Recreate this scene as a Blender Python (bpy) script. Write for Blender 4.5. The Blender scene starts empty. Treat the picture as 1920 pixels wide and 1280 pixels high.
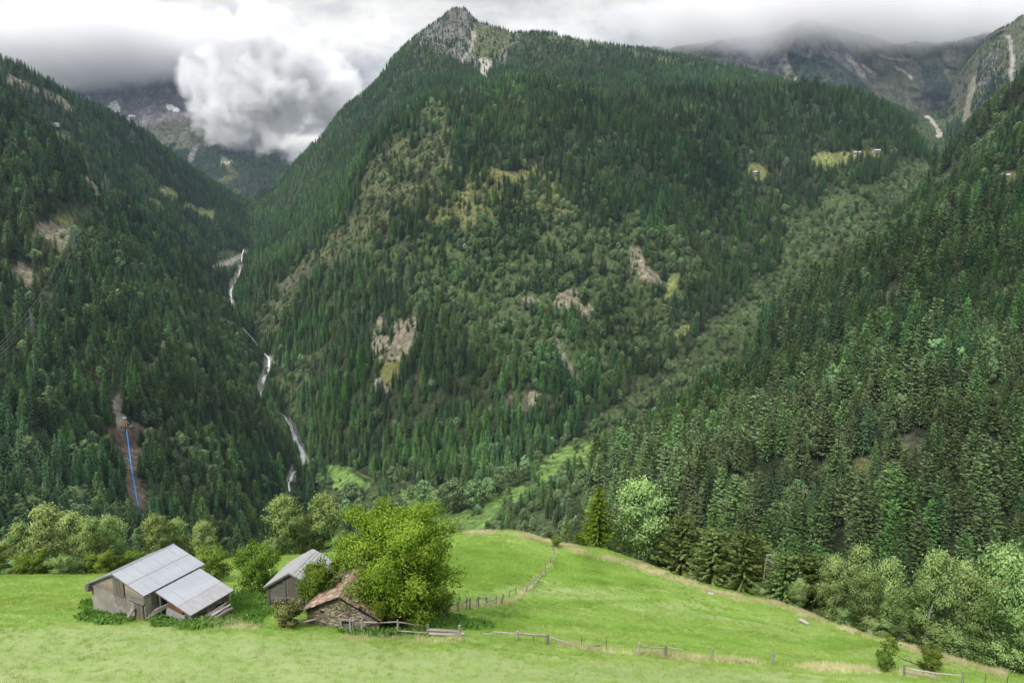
CLOUDS = True
import bpy, math, random
import numpy as np
from mathutils import Vector, Matrix
from mathutils.bvhtree import BVHTree

rng = np.random.default_rng(7)
random.seed(7)
SC = bpy.context.scene
COL = SC.collection
F = 1387.0
PITCH = math.atan(240.0 / F)
CP, SP = math.cos(PITCH), math.sin(PITCH)


def P(x, y, d):
    """point of the place seen at (x, y) of the photograph, d metres away along the camera axis"""
    xc = (np.asarray(x, float) - 960) / F * d
    zc = (640 - np.asarray(y, float)) / F * d
    return np.stack([xc + 0 * zc, d * CP + zc * SP, -d * SP + zc * CP], -1)


def PV(x, y, d):
    return Vector(P(x, y, float(d)))


def proj(w):
    w = np.asarray(w, float)
    d = w[..., 1] * CP - w[..., 2] * SP
    zc = w[..., 1] * SP + w[..., 2] * CP
    return 960 + F * w[..., 0] / d, 640 - F * zc / d, d


# ------------------------------------------------------------------ noise
def _h(ix, iy, s):
    n = (ix.astype(np.int64) * 374761393 + iy.astype(np.int64) * 668265263 + s * 974634777) & 0xFFFFFFFF
    n = ((n ^ (n >> 13)) * 1274126177) & 0xFFFFFFFF
    return ((n ^ (n >> 16)) & 0xFFFF) / 65535.0


def vnoise(x, y, s=0):
    x = np.asarray(x, float); y = np.asarray(y, float)
    ix, iy = np.floor(x), np.floor(y)
    fx, fy = x - ix, y - iy
    fx = fx * fx * (3 - 2 * fx); fy = fy * fy * (3 - 2 * fy)
    a, b = _h(ix, iy, s), _h(ix + 1, iy, s)
    c, d = _h(ix, iy + 1, s), _h(ix + 1, iy + 1, s)
    return (a + (b - a) * fx) * (1 - fy) + (c + (d - c) * fx) * fy


def fbm(x, y, s=0, o=5, g=0.5):
    t, a, n = 0, 1.0, 0
    for k in range(o):
        t = t + a * vnoise(np.asarray(x) * 2 ** k, np.asarray(y) * 2 ** k, s + k * 17)
        n += a; a *= g
    return t / n * 2 - 1


def ridged(x, y, s=0, o=5):
    t, a, n = 0, 1.0, 0
    for k in range(o):
        t = t + a * (1 - np.abs(2 * vnoise(np.asarray(x) * 2 ** k, np.asarray(y) * 2 ** k, s + k * 13) - 1))
        n += a; a *= 0.5
    return t / n


# ------------------------------------------------------------------ mesh builder
class MB:
    def __init__(s):
        s.v, s.f, s.m, s.a = [], [], [], []

    def add(s, vs, fs, mat=0, lv=0.5):
        o = len(s.v)
        s.v += [tuple(map(float, p)) for p in vs]
        s.a += [lv] * len(vs)
        for f in fs:
            s.f.append([i + o for i in f]); s.m.append(mat)

    def box(s, c, size, rot=None, mat=0, lv=0.5, taper=1.0):
        hx, hy, hz = size[0] / 2, size[1] / 2, size[2] / 2
        R = rot if rot is not None else Matrix.Identity(3)
        vs = []
        for z in (-hz, hz):
            k = taper if z > 0 else 1
            for x, y in ((-hx, -hy), (hx, -hy), (hx, hy), (-hx, hy)):
                vs.append(Vector(c) + R @ Vector((x * k, y * k, z)))
        s.add(vs, [(3, 2, 1, 0), (4, 5, 6, 7), (0, 1, 5, 4), (1, 2, 6, 5), (2, 3, 7, 6), (3, 0, 4, 7)], mat, lv)

    def prism(s, poly, vec, mat=0, lv=0.5):
        """a polygon (list of 3-D points) pushed along vec"""
        n = len(poly)
        vs = [Vector(p) for p in poly] + [Vector(p) + Vector(vec) for p in poly]
        fs = [tuple(range(n))[::-1], tuple(range(n, 2 * n))]
        for i in range(n):
            j = (i + 1) % n
            fs.append((i, j, j + n, i + n))
        s.add(vs, fs, mat, lv)

    def tube(s, pts, rad, n=6, mat=0, lv=0.5, cap=True):
        pts = [Vector(p) for p in pts]
        vs, fs = [], []
        for i, p in enumerate(pts):
            t = (pts[min(i + 1, len(pts) - 1)] - pts[max(i - 1, 0)])
            t = t.normalized() if t.length > 1e-9 else Vector((0, 0, 1))
            u = t.cross(Vector((0.31, 0.17, 0.93)) if abs(t.z) < 0.9 else Vector((1, 0.1, 0))).normalized()
            w = t.cross(u)
            for k in range(n):
                a = 2 * math.pi * k / n
                vs.append(p + (u * math.cos(a) + w * math.sin(a)) * rad[i])
        for i in range(len(pts) - 1):
            for k in range(n):
                a, b = i * n + k, i * n + (k + 1) % n
                fs.append((a, b, b + n, a + n))
        if cap:
            fs.append(tuple(range(n))[::-1]); o = (len(pts) - 1) * n
            fs.append(tuple(range(o, o + n)))
        s.add(vs, fs, mat, lv)

    def build(s, name, mats, parent=None, smooth=False, local=None):
        if not isinstance(mats, (list, tuple)):
            mats = [mats]
        me = bpy.data.meshes.new(name)
        me.from_pydata(s.v, [], s.f)
        for m in mats:
            me.materials.append(m)
        if len(mats) > 1:
            me.polygons.foreach_set('material_index', s.m)
        at = me.attributes.new('lv', 'FLOAT', 'POINT'); at.data.foreach_set('value', s.a)
        if smooth:
            me.polygons.foreach_set('use_smooth', [True] * len(me.polygons))
        me.update()
        return link(name, me, parent)


def link(name, me, parent=None, col=None):
    o = bpy.data.objects.new(name, me)
    (col or COL).objects.link(o)
    if parent is not None:
        o.parent = parent
    return o


def np_mesh(name, V, Q, mats, lv=None, mi=None, smooth=False, nrm=None):
    """mesh from numpy arrays: V (n,3), Q (m,4)"""
    me = bpy.data.meshes.new(name)
    V = np.asarray(V, np.float32); Q = np.asarray(Q, np.int32)
    k = Q.shape[1]
    me.vertices.add(len(V)); me.vertices.foreach_set('co', V.ravel())
    me.loops.add(Q.size); me.loops.foreach_set('vertex_index', Q.ravel())
    me.polygons.add(len(Q))
    me.polygons.foreach_set('loop_start', np.arange(0, Q.size, k, dtype=np.int32))
    for m in (mats if isinstance(mats, (list, tuple)) else [mats]):
        me.materials.append(m)
    if mi is not None:
        me.polygons.foreach_set('material_index', np.asarray(mi, np.int32))
    if smooth:
        me.polygons.foreach_set('use_smooth', np.ones(len(Q), bool))
    if lv is not None:
        at = me.attributes.new('lv', 'FLOAT', 'POINT'); at.data.foreach_set('value', np.asarray(lv, np.float32))
    me.update(calc_edges=True); me.validate()
    if nrm is not None:
        me.polygons.foreach_set('use_smooth', np.ones(len(me.polygons), bool))
        me.normals_split_custom_set_from_vertices(np.asarray(nrm, float).tolist())
    return me


def tag(o, label=None, cat=None, group=None, kind=None):
    if label: o['label'] = label
    if cat: o['category'] = cat
    if group: o['group'] = group
    if kind: o['kind'] = kind
    return o


def thing(name, label, cat, loc=(0, 0, 0), rz=0.0, group=None):
    o = bpy.data.objects.new(name, None); COL.objects.link(o)
    o.location = loc; o.rotation_euler = (0, 0, rz); o.empty_display_size = 0.3
    return tag(o, label, cat, group)


# ------------------------------------------------------------------ materials
class NT:
    def __init__(s, name):
        s.mat = bpy.data.materials.new(name); s.mat.use_nodes = True
        s.t = s.mat.node_tree; s.t.nodes.clear()
        s.out = s.t.nodes.new('ShaderNodeOutputMaterial')

    def n(s, typ, **kw):
        nd = s.t.nodes.new('ShaderNode' + typ)
        for k, v in kw.items():
            if k.startswith('i_'):
                key = k[2:]
                key = int(key) if key.isdigit() else key.replace('_', ' ')
                s.put(nd.inputs[key], v)
            else:
                setattr(nd, k, v)
        return nd

    def put(s, inp, v):
        if isinstance(v, bpy.types.NodeSocket):
            s.t.links.new(v, inp)
        elif isinstance(v, bpy.types.Node):
            s.t.links.new(v.outputs[0], inp)
        elif isinstance(v, (tuple, list)) and len(v) == 3 and inp.type == 'RGBA':
            inp.default_value = (*v, 1)
        else:
            inp.default_value = v

    def mix(s, f, a, b, mode='MIX'):
        nd = s.t.nodes.new('ShaderNodeMix'); nd.data_type = 'RGBA'; nd.blend_type = mode
        s.put(nd.inputs[0], f); s.put(nd.inputs[6], a); s.put(nd.inputs[7], b)
        return nd.outputs[2]

    def math(s, op, a, b=0.0, c=0.0, clamp=False):
        nd = s.t.nodes.new('ShaderNodeMath'); nd.operation = op; nd.use_clamp = clamp
        s.put(nd.inputs[0], a); s.put(nd.inputs[1], b); s.put(nd.inputs[2], c)
        return nd.outputs[0]

    def rng(s, v, a, b, c=0.0, d=1.0):
        nd = s.t.nodes.new('ShaderNodeMapRange'); nd.clamp = True
        for i, q in enumerate((v, a, b, c, d)):
            s.put(nd.inputs[i], q)
        return nd.outputs[0]

    def noise(s, scale, detail=5.0, rough=0.55, vec=None, dist=0.0):
        nd = s.t.nodes.new('ShaderNodeTexNoise')
        nd.inputs['Scale'].default_value = scale; nd.inputs['Detail'].default_value = detail
        nd.inputs['Roughness'].default_value = rough; nd.inputs['Distortion'].default_value = dist
        if vec is not None: s.t.links.new(vec, nd.inputs['Vector'])
        return nd.outputs[0]

    def coord(s, kind='Object', scale=(1, 1, 1), rot=(0, 0, 0)):
        tc = s.t.nodes.new('ShaderNodeTexCoord'); mp = s.t.nodes.new('ShaderNodeMapping')
        mp.inputs['Scale'].default_value = scale; mp.inputs['Rotation'].default_value = rot
        s.t.links.new(tc.outputs[kind], mp.inputs[0])
        return mp.outputs[0]

    def attr(s, name, typ='GEOMETRY', out='Fac'):
        nd = s.t.nodes.new('ShaderNodeAttribute'); nd.attribute_name = name; nd.attribute_type = typ
        return nd.outputs[out]

    def bsdf(s, col, rough=0.8, metal=0.0, spec=0.3, bump=None, bstr=0.3, bdist=0.05, k=0.76):
        b = s.n('BsdfPrincipled')
        if k != 1: col = s.mix(1.0, col, (k, k, k), 'MULTIPLY')
        s.put(b.inputs['Base Color'], col); s.put(b.inputs['Roughness'], rough)
        s.put(b.inputs['Metallic'], metal); s.put(b.inputs['Specular IOR Level'], spec)
        if bump is not None:
            bp = s.n('Bump'); bp.inputs['Strength'].default_value = bstr; bp.inputs['Distance'].default_value = bdist
            s.put(bp.inputs['Height'], bump); s.put(b.inputs['Normal'], bp.outputs[0])
        s.t.links.new(b.outputs[0], s.out.inputs[0])
        return s.mat


def foliage(name, dark, light, yellow=None, ymix=0.0, transl=0.25, tvar=0.5, k=None):
    """leaves: per-leaf tone (crowns carry painted shade), per-plant colour variety, some light let through"""
    q = NT(name)
    lv = q.attr('lv')
    info = q.n('ObjectInfo')
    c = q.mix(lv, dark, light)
    if yellow is not None:
        nz = q.noise(0.35, 3, 0.5, q.coord('Object'))
        yy = q.rng(q.math('ADD', nz, q.math('MULTIPLY', lv, 0.25)), 0.60, 0.82, 0.0, ymix)
        c = q.mix(yy, c, yellow)
    hs = q.n('HueSaturation')
    warm = q.attr('warm', 'INSTANCER')                       # drier, more olive growth on the sunny slope
    q.put(hs.inputs['Hue'], q.math('MULTIPLY_ADD', warm, -0.045, q.math('ADD', 0.5 - 0.015, q.math('MULTIPLY', info.outputs['Random'], 0.03))))
    tint = q.attr('tint', 'INSTANCER')
    val = q.math('ADD', 1.0 - tvar * 0.5, q.math('MULTIPLY', info.outputs['Random'], tvar))
    q.put(hs.inputs['Value'], q.math('MULTIPLY', val, q.math('ADD', 1.0, tint)))
    q.put(hs.inputs['Saturation'], q.math('MULTIPLY_ADD', warm, -0.22, q.math('SUBTRACT', 1.0, q.math('MULTIPLY', tint, 0.15))))
    q.put(hs.inputs['Color'], c)
    if k is None: k = 1.0 if name in ('spruce_needles', 'larch_needles', 'pine_needles', 'broad_leaves', 'bush_leaves') else 1.02 if 'birch' in name else 0.95 if name in ('bright_leaves', 'near_pine_needles', 'near_larch_needles') else 0.90 if 'grass' in name else 0.82
    hc = q.mix(1.0, hs.outputs[0], (k, k, k), 'MULTIPLY')
    d = q.n('BsdfDiffuse'); q.put(d.inputs[0], hc)
    t = q.n('BsdfTranslucent'); q.put(t.inputs[0], hc)
    mx = q.n('MixShader'); mx.inputs[0].default_value = transl
    q.t.links.new(d.outputs[0], mx.inputs[1]); q.t.links.new(t.outputs[0], mx.inputs[2])
    q.t.links.new(mx.outputs[0], q.out.inputs[0])
    return q.mat


M = {}
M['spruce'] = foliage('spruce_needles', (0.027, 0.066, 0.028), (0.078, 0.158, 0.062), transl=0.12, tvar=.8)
M['larch'] = foliage('larch_needles', (0.064, 0.138, 0.038), (0.170, 0.305, 0.088), transl=0.22, tvar=.7)
M['pine'] = foliage('pine_needles', (0.066, 0.112, 0.040), (0.185, 0.268, 0.104), transl=0.15, tvar=.7)
M['broad'] = foliage('broad_leaves', (0.090, 0.160, 0.060), (0.255, 0.375, 0.165), transl=0.28, tvar=.6)
M['bush'] = foliage('bush_leaves', (0.090, 0.140, 0.060), (0.230, 0.300, 0.155), transl=0.28)
M['birch_leaf'] = foliage('birch_leaves', (0.150, 0.235, 0.068), (0.37, 0.485, 0.185), (0.50, 0.42, 0.09), 0.35, transl=.32, tvar=0.25)
M['grey_leaf'] = foliage('pale_birch_leaves', (0.155, 0.245, 0.075), (0.39, 0.52, 0.20), transl=.32, tvar=0.2)
M['tree_leaf'] = foliage('bright_leaves', (0.118, 0.205, 0.018), (0.325, 0.455, 0.058), (0.34, 0.32, 0.05), 0.15, transl=0.38, tvar=.2)
M['bush_leaf'] = foliage('garden_leaves', (0.105, 0.19, 0.028), (0.29, 0.41, 0.075), (0.44, 0.40, 0.06), 0.45, transl=0.36, tvar=.3)
M['broom'] = foliage('broom_twigs', (0.12, 0.145, 0.05), (0.31, 0.32, 0.13), transl=0.2)
M['near_larch'] = foliage('near_larch_needles', (0.085, 0.155, 0.018), (0.26, 0.37, 0.052), transl=0.28, tvar=.2)
M['near_pine'] = foliage('near_pine_needles', (0.064, 0.112, 0.030), (0.215, 0.285, 0.088), transl=0.2, tvar=.4)
M['weed'] = foliage('weed_leaves', (0.09, 0.20, 0.032), (0.20, 0.36, 0.075), transl=0.35, tvar=.3)
M['grass'] = foliage('grass_blades', (0.24, 0.38, 0.06), (0.38, 0.51, 0.12), (0.48, 0.49, 0.21), 0.45, transl=0.35, tvar=0.3)
M['dry_grass'] = foliage('dry_grass_blades', (0.50, 0.46, 0.25), (0.76, 0.70, 0.45), transl=0.35, tvar=0.35)


def simple(name, c1, c2, scale=3.0, rough=0.85, stretch=(1, 1, 1), spec=0.25, bump=0.3, bdist=0.03, detail=6):
    q = NT(name)
    nz = q.noise(scale, detail, 0.6, q.coord('Object', stretch))
    c = q.mix(q.rng(nz, 0.3, 0.7), c1, c2)
    return q.bsdf(c, rough, spec=spec, bump=nz, bstr=bump, bdist=bdist)


M['bark'] = simple('dark_bark', (0.05, 0.04, 0.03), (0.15, 0.12, 0.09), 6)
M['conifer_bark'] = simple('conifer_bark', (0.07, 0.05, 0.04), (0.17, 0.13, 0.10), 4)


def birch_bark():
    q = NT('birch_bark')
    v = q.coord('Object', (2.5, 2.5, 5))
    nz = q.noise(1.5, 5, 0.6, v)
    c = q.mix(q.rng(nz, 0.52, 0.62), (0.55, 0.53, 0.48), (0.07, 0.06, 0.05))
    return q.bsdf(c, 0.8)


M['birch_bark'] = birch_bark()
M['dead_wood'] = simple('dead_wood', (0.28, 0.25, 0.23), (0.50, 0.47, 0.44), 4)


def wood(name, c1, c2, c3, axis=(1, 1, 14)):
    """weathered timber: grain stretched along the boards, per-board tone from 'lv'"""
    q = NT(name)
    v = q.coord('Object', axis)
    nz = q.noise(1.2, 8, 0.65, v)
    big = q.noise(0.8, 3, 0.5, q.coord('Object'))
    c = q.mix(q.rng(nz, 0.3, 0.72), c1, c2)
    c = q.mix(q.rng(big, 0.45, 0.7, 0, 0.7), c, c3)
    c = q.mix(1.0, c, q.mix(q.attr('lv'), (0.65, 0.65, 0.65), (1.3, 1.3, 1.3)), 'MULTIPLY')
    return q.bsdf(c, 0.85, bump=nz, bstr=0.5, bdist=0.02)


M['grey_wood'] = wood('grey_weathered_timber', (0.085, 0.080, 0.074), (0.235, 0.225, 0.21), (0.16, 0.15, 0.135))
M['fence_wood'] = wood('fence_timber', (0.20, 0.185, 0.165), (0.44, 0.41, 0.37), (0.30, 0.27, 0.22), (1, 1, 6))
M['gable_wood'] = wood('gable_boards', (0.19, 0.175, 0.155), (0.40, 0.37, 0.335), (0.46, 0.32, 0.17))
M['door_wood'] = wood('door_boards', (0.10, 0.09, 0.075), (0.25, 0.22, 0.18), (0.17, 0.15, 0.12), (14, 14, 1))
M['pale_log'] = wood('pale_split_logs', (0.24, 0.22, 0.195), (0.46, 0.43, 0.39), (0.34, 0.28, 0.21), (1, 1, 5))
M['rust_panel'] = simple('rust_brown_panel', (0.13, 0.055, 0.03), (0.23, 0.10, 0.06), 2)


def plaster():
    q = NT('rough_plaster')
    a = q.noise(0.9, 6, 0.6, q.coord('Object')); b = q.noise(9, 5, 0.7, q.coord('Object'))
    c = q.mix(q.rng(a, 0.35, 0.65), (0.26, 0.245, 0.21), (0.385, 0.365, 0.325))
    c = q.mix(q.rng(b, 0.5, 0.8, 0, 0.5), c, (0.24, 0.225, 0.20))
    sep = q.n('SeparateXYZ'); q.t.links.new(q.coord('Object'), sep.inputs[0])
    return q.bsdf(c, 0.95, bump=b, bstr=0.5, bdist=0.03)


M['plaster'] = plaster()
M['patch'] = simple('old_plaster_patch', (0.17, 0.16, 0.14), (0.30, 0.285, 0.25), 5, bump=0.6)
M['concrete'] = simple('grey_concrete', (0.27, 0.27, 0.27), (0.40, 0.39, 0.385), 2.5)


def metal_roof(name, c1, c2, dirt, dirtmix):
    q = NT(name)
    a = q.noise(0.6, 4, 0.5, q.coord('Object', (1, 0.3, 1))); b = q.noise(2.2, 7, 0.7, q.coord('Object', (0.5, 2.5, 1)))
    c = q.mix(q.rng(a, 0.3, 0.7), c1, c2)
    c = q.mix(q.rng(b, 0.52, 0.75, 0, dirtmix), c, dirt)
    rs = q.noise(1.1, 8, 0.7, q.coord('Object', (.35, 4.5, 1)))
    c = q.mix(q.rng(rs, 0.58, 0.72, 0, .55), c, (0.30, 0.25, 0.205))
    c = q.mix(q.rng(rs, 0.42, 0.30, 0, .35), c, (0.56, 0.57, 0.59))
    c = q.mix(q.rng(q.attr('lv'), 0.5, 1.0, 0, 1), c, q.mix(q.rng(b, 0.35, 0.62), c, (0.33, 0.30, 0.28)))
    return q.bsdf(c, 0.48, metal=0.25, spec=0.4, bump=b, bstr=0.05)


M['tin'] = metal_roof('tin_sheet', (0.35, 0.365, 0.40), (0.42, 0.435, 0.465), (0.34, 0.34, 0.345), 0.35)
M['seam'] = simple('sheet_seam', (0.27, 0.28, 0.30), (0.33, 0.34, 0.36), 3, 0.5)


def slate_roof():
    q = NT('grey_board_roof')
    v = q.coord('Object', (1, 1, 1))
    br = q.n('TexBrick'); q.t.links.new(v, br.inputs[0])
    br.inputs['Scale'].default_value = 2.2; br.inputs['Mortar Size'].default_value = 0.03
    q.put(br.inputs['Color1'], (0.30, 0.30, 0.31)); q.put(br.inputs['Color2'], (0.41, 0.41, 0.425)); q.put(br.inputs['Mortar'], (0.17, 0.17, 0.18))
    nz = q.noise(1.2, 8, 0.7, q.coord('Object', (0.6, 3, 1)))
    c = q.mix(q.rng(nz, 0.3, 0.75), br.outputs[0], (0.44, 0.435, 0.43))
    return q.bsdf(c, 0.7, bump=br.outputs[1], bstr=0.4)


M['slate'] = slate_roof()


def stone_wall():
    q = NT('dry_stone_wall')
    v = q.coord('Object', (2.2, 2.2, 6.5))
    w = q.n('Mapping'); q.t.links.new(v, w.inputs[0])
    nzv = q.n('TexNoise'); nzv.inputs['Scale'].default_value = 1.3; q.t.links.new(v, nzv.inputs[0])
    add = q.n('VectorMath', operation='MULTIPLY_ADD'); q.t.links.new(nzv.outputs[1], add.inputs[0]); add.inputs[1].default_value = (0.7, 0.7, 0.7); q.t.links.new(v, add.inputs[2])
    vo = q.n('TexVoronoi', feature='F1'); vo.inputs['Scale'].default_value = 1.0; q.t.links.new(add.outputs[0], vo.inputs['Vector'])
    ve = q.n('TexVoronoi', feature='DISTANCE_TO_EDGE'); ve.inputs['Scale'].default_value = 1.0; q.t.links.new(add.outputs[0], ve.inputs['Vector'])
    sp = q.n('SeparateColor'); q.t.links.new(vo.outputs['Color'], sp.inputs[0])
    c = q.mix(sp.outputs[0], (0.15, 0.12, 0.085), (0.42, 0.355, 0.27))
    c = q.mix(q.rng(sp.outputs[1], 0.75, 1.0, 0, 0.8), c, (0.52, 0.48, 0.40))
    c = q.mix(q.rng(ve.outputs[0], 0.0, 0.10, 1, 0), c, (0.06, 0.05, 0.04))
    h = q.rng(ve.outputs[0], 0, 0.15)
    return q.bsdf(c, 0.95, bump=h, bstr=0.9, bdist=0.06)


M['stone_wall'] = stone_wall()


def tile_roof():
    q = NT('orange_stone_tiles')
    nz = q.noise(2.0, 6, 0.65, q.coord('Object', (1, 1, 1)))
    c = q.mix(q.rng(nz, 0.42, 0.60), (0.36, 0.20, 0.115), (0.42, 0.385, 0.34))
    c = q.mix(1.0, c, q.mix(q.attr('lv'), (0.55, 0.55, 0.55), (1.3, 1.25, 1.2)), 'MULTIPLY')
    return q.bsdf(c, 0.9, bump=nz, bstr=0.4)


M['tile'] = tile_roof()
M['dark'] = simple('dark_inside', (0.012, 0.012, 0.012), (0.02, 0.02, 0.02), 1)  # near-black: interior shade put into the colour; also tyres and panes
M['stone'] = simple('pale_stone', (0.30, 0.285, 0.26), (0.48, 0.455, 0.41), 3, bump=0.6)
M['steel'] = simple('galvanised_steel', (0.16, 0.17, 0.17), (0.22, 0.235, 0.23), 2, 0.6)
M['wire'] = simple('wire', (0.34, 0.36, 0.36), (0.44, 0.46, 0.46), 2, 0.5)
M['blue_pipe'] = simple('blue_pipe', (0.05, 0.20, 0.52), (0.13, 0.36, 0.72), 0.2, 0.5)
M['white_paint'] = simple('white_paint', (0.66, 0.66, 0.66), (0.78, 0.78, 0.78), 1, 0.6)
M['yellow_paint'] = simple('yellow_paint', (0.62, 0.32, 0.03), (0.72, 0.42, 0.06), 1, 0.5)
M['red_paint'] = simple('red_paint', (0.42, 0.06, 0.03), (0.52, 0.11, 0.06), 1, 0.5)
M['dark_metal'] = simple('dark_metal', (0.03, 0.03, 0.035), (0.07, 0.07, 0.075), 1, 0.6)
M['grey_metal'] = simple('grey_metal', (0.25, 0.27, 0.30), (0.36, 0.38, 0.41), 1, 0.6)
M['chalet_wood'] = simple('chalet_timber', (0.07, 0.045, 0.03), (0.13, 0.085, 0.055), 1.5)
M['white_wall'] = simple('white_render', (0.50, 0.49, 0.46), (0.62, 0.61, 0.58), 1)
M['red_roof'] = simple('red_roof', (0.34, 0.10, 0.07), (0.44, 0.17, 0.12), 1)
M['grey_roof'] = simple('grey_roof', (0.36, 0.37, 0.39), (0.50, 0.51, 0.53), 1)

# ------------------------------------------------------------------ terrain sheets
def pchip(x, y, xq):
    """monotone cubic through (x, y); y may be (n, k)"""
    x = np.asarray(x, float); y = np.asarray(y, float)
    h = np.diff(x); dl = np.diff(y, axis=0) / (h if y.ndim == 1 else h[:, None])
    m = np.zeros_like(y)
    if len(x) > 2:
        a, b = dl[:-1], dl[1:]
        ok = a * b > 0
        m[1:-1] = np.where(ok, 2 * a * b / np.where(ok, a + b, 1), 0)
    m[0], m[-1] = dl[0], dl[-1]
    i = np.clip(np.searchsorted(x, xq) - 1, 0, len(x) - 2)
    t = (xq - x[i]) / h[i]
    hh = h[i]
    if y.ndim > 1:
        t = t[:, None]; hh = hh[:, None]
    return ((1 + 2 * t) * (1 - t) ** 2 * y[i] + t * (1 - t) ** 2 * hh * m[i]
            + t * t * (3 - 2 * t) * y[i + 1] + t * t * (t - 1) * hh * m[i + 1])


class Sheet:
    pass


def loft(rows, nx, per, relief=0.0, relscale=200.0, seed=1, back=True, rough=0.0, roughscale=40.0, squeeze=None):
    """a surface through feature lines; each line is [(x, y, d), ...] with x rising"""
    rows = [np.array(r, float) for r in rows]
    if squeeze:
        c, k = squeeze
        for r in rows: r[:, 2] = c + (r[:, 2] - c) * k
    if back:
        r0 = rows[0]
        b1 = r0.copy(); b1[:, 1] += 14; b1[:, 2] *= 1.06
        b2 = r0.copy(); b2[:, 1] += 60; b2[:, 2] *= 1.12
        rows = [b2, b1] + rows
    t = np.linspace(0, 1, nx)
    G = []
    for r in rows:
        x = r[0, 0] + t * (r[-1, 0] - r[0, 0])
        yy = pchip(r[:, 0], np.stack([r[:, 1], np.log(r[:, 2])], 1), x)
        G.append(np.stack([x, yy[:, 0], yy[:, 1]], 1))
    G = np.array(G)                                   # rows, nx, 3
    n = len(rows)
    v = np.linspace(0, n - 1, (n - 1) * per + 1)
    S = pchip(np.arange(n), G.reshape(n, -1), v).reshape(len(v), nx, 3)
    s = Sheet()
    s.px, s.py, D = S[..., 0], S[..., 1], np.exp(S[..., 2])
    W = P(s.px, s.py, D)
    if relief:
        X, Y = W[..., 0], W[..., 1]
        k = ridged(X / relscale + 3, Y / relscale * 0.45 + W[..., 2] / relscale * 0.5, seed, 5) - 0.62
        D = D * (1 + relief * k)
        W = P(s.px, s.py, D)
    if rough:
        W[..., 2] += rough * fbm(W[..., 0] / roughscale, W[..., 1] / roughscale, seed + 5, 4)
    s.W = W; s.d = D; s.front = 2 * per if back else 0
    return s


def ell(x, y, cx, cy, rx, ry, a=0):
    ca, sa = math.cos(math.radians(a)), math.sin(math.radians(a))
    u = ((x - cx) * ca + (y - cy) * sa) / rx; v = (-(x - cx) * sa + (y - cy) * ca) / ry
    return u * u + v * v < 1


def poly(x, y, pts):
    ins = np.zeros(np.shape(x), bool)
    n = len(pts); j = n - 1
    for i in range(n):
        xi, yi = pts[i]; xj, yj = pts[j]
        c = ((yi > y) != (yj > y)) & (x < (xj - xi) * (y - yi) / ((yj - yi) or 1e-9) + xi)
        ins ^= c; j = i
    return ins


def band(x, y, pts, w):
    """within w of a polyline"""
    d = np.full(np.shape(x), 1e9)
    for (x0, y0), (x1, y1) in zip(pts[:-1], pts[1:]):
        dx, dy = x1 - x0, y1 - y0
        t = np.clip(((x - x0) * dx + (y - y0) * dy) / (dx * dx + dy * dy + 1e-9), 0, 1)
        d = np.minimum(d, np.hypot(x - x0 - t * dx, y - y0 - t * dy))
    return d < w


GC = dict(floor=(.040, .052, .026), gold=(.135, .145, .058), grass=(.18, .205, .075), rock=(.225, .207, .155), scree=(.32, .305, .275),
          grey=(.15, .148, .14), heath=(.095, .108, .052), shrub=(.07, .10, .042), green=(.155, .255, .07), dirt=(.16, .125, .10), road=(.33, .30, .26),
          brown=(.086, .09, .06), purple=(.13, .125, .14), snow=(.72, .72, .73), blue=(.034, .050, .034))

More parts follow.
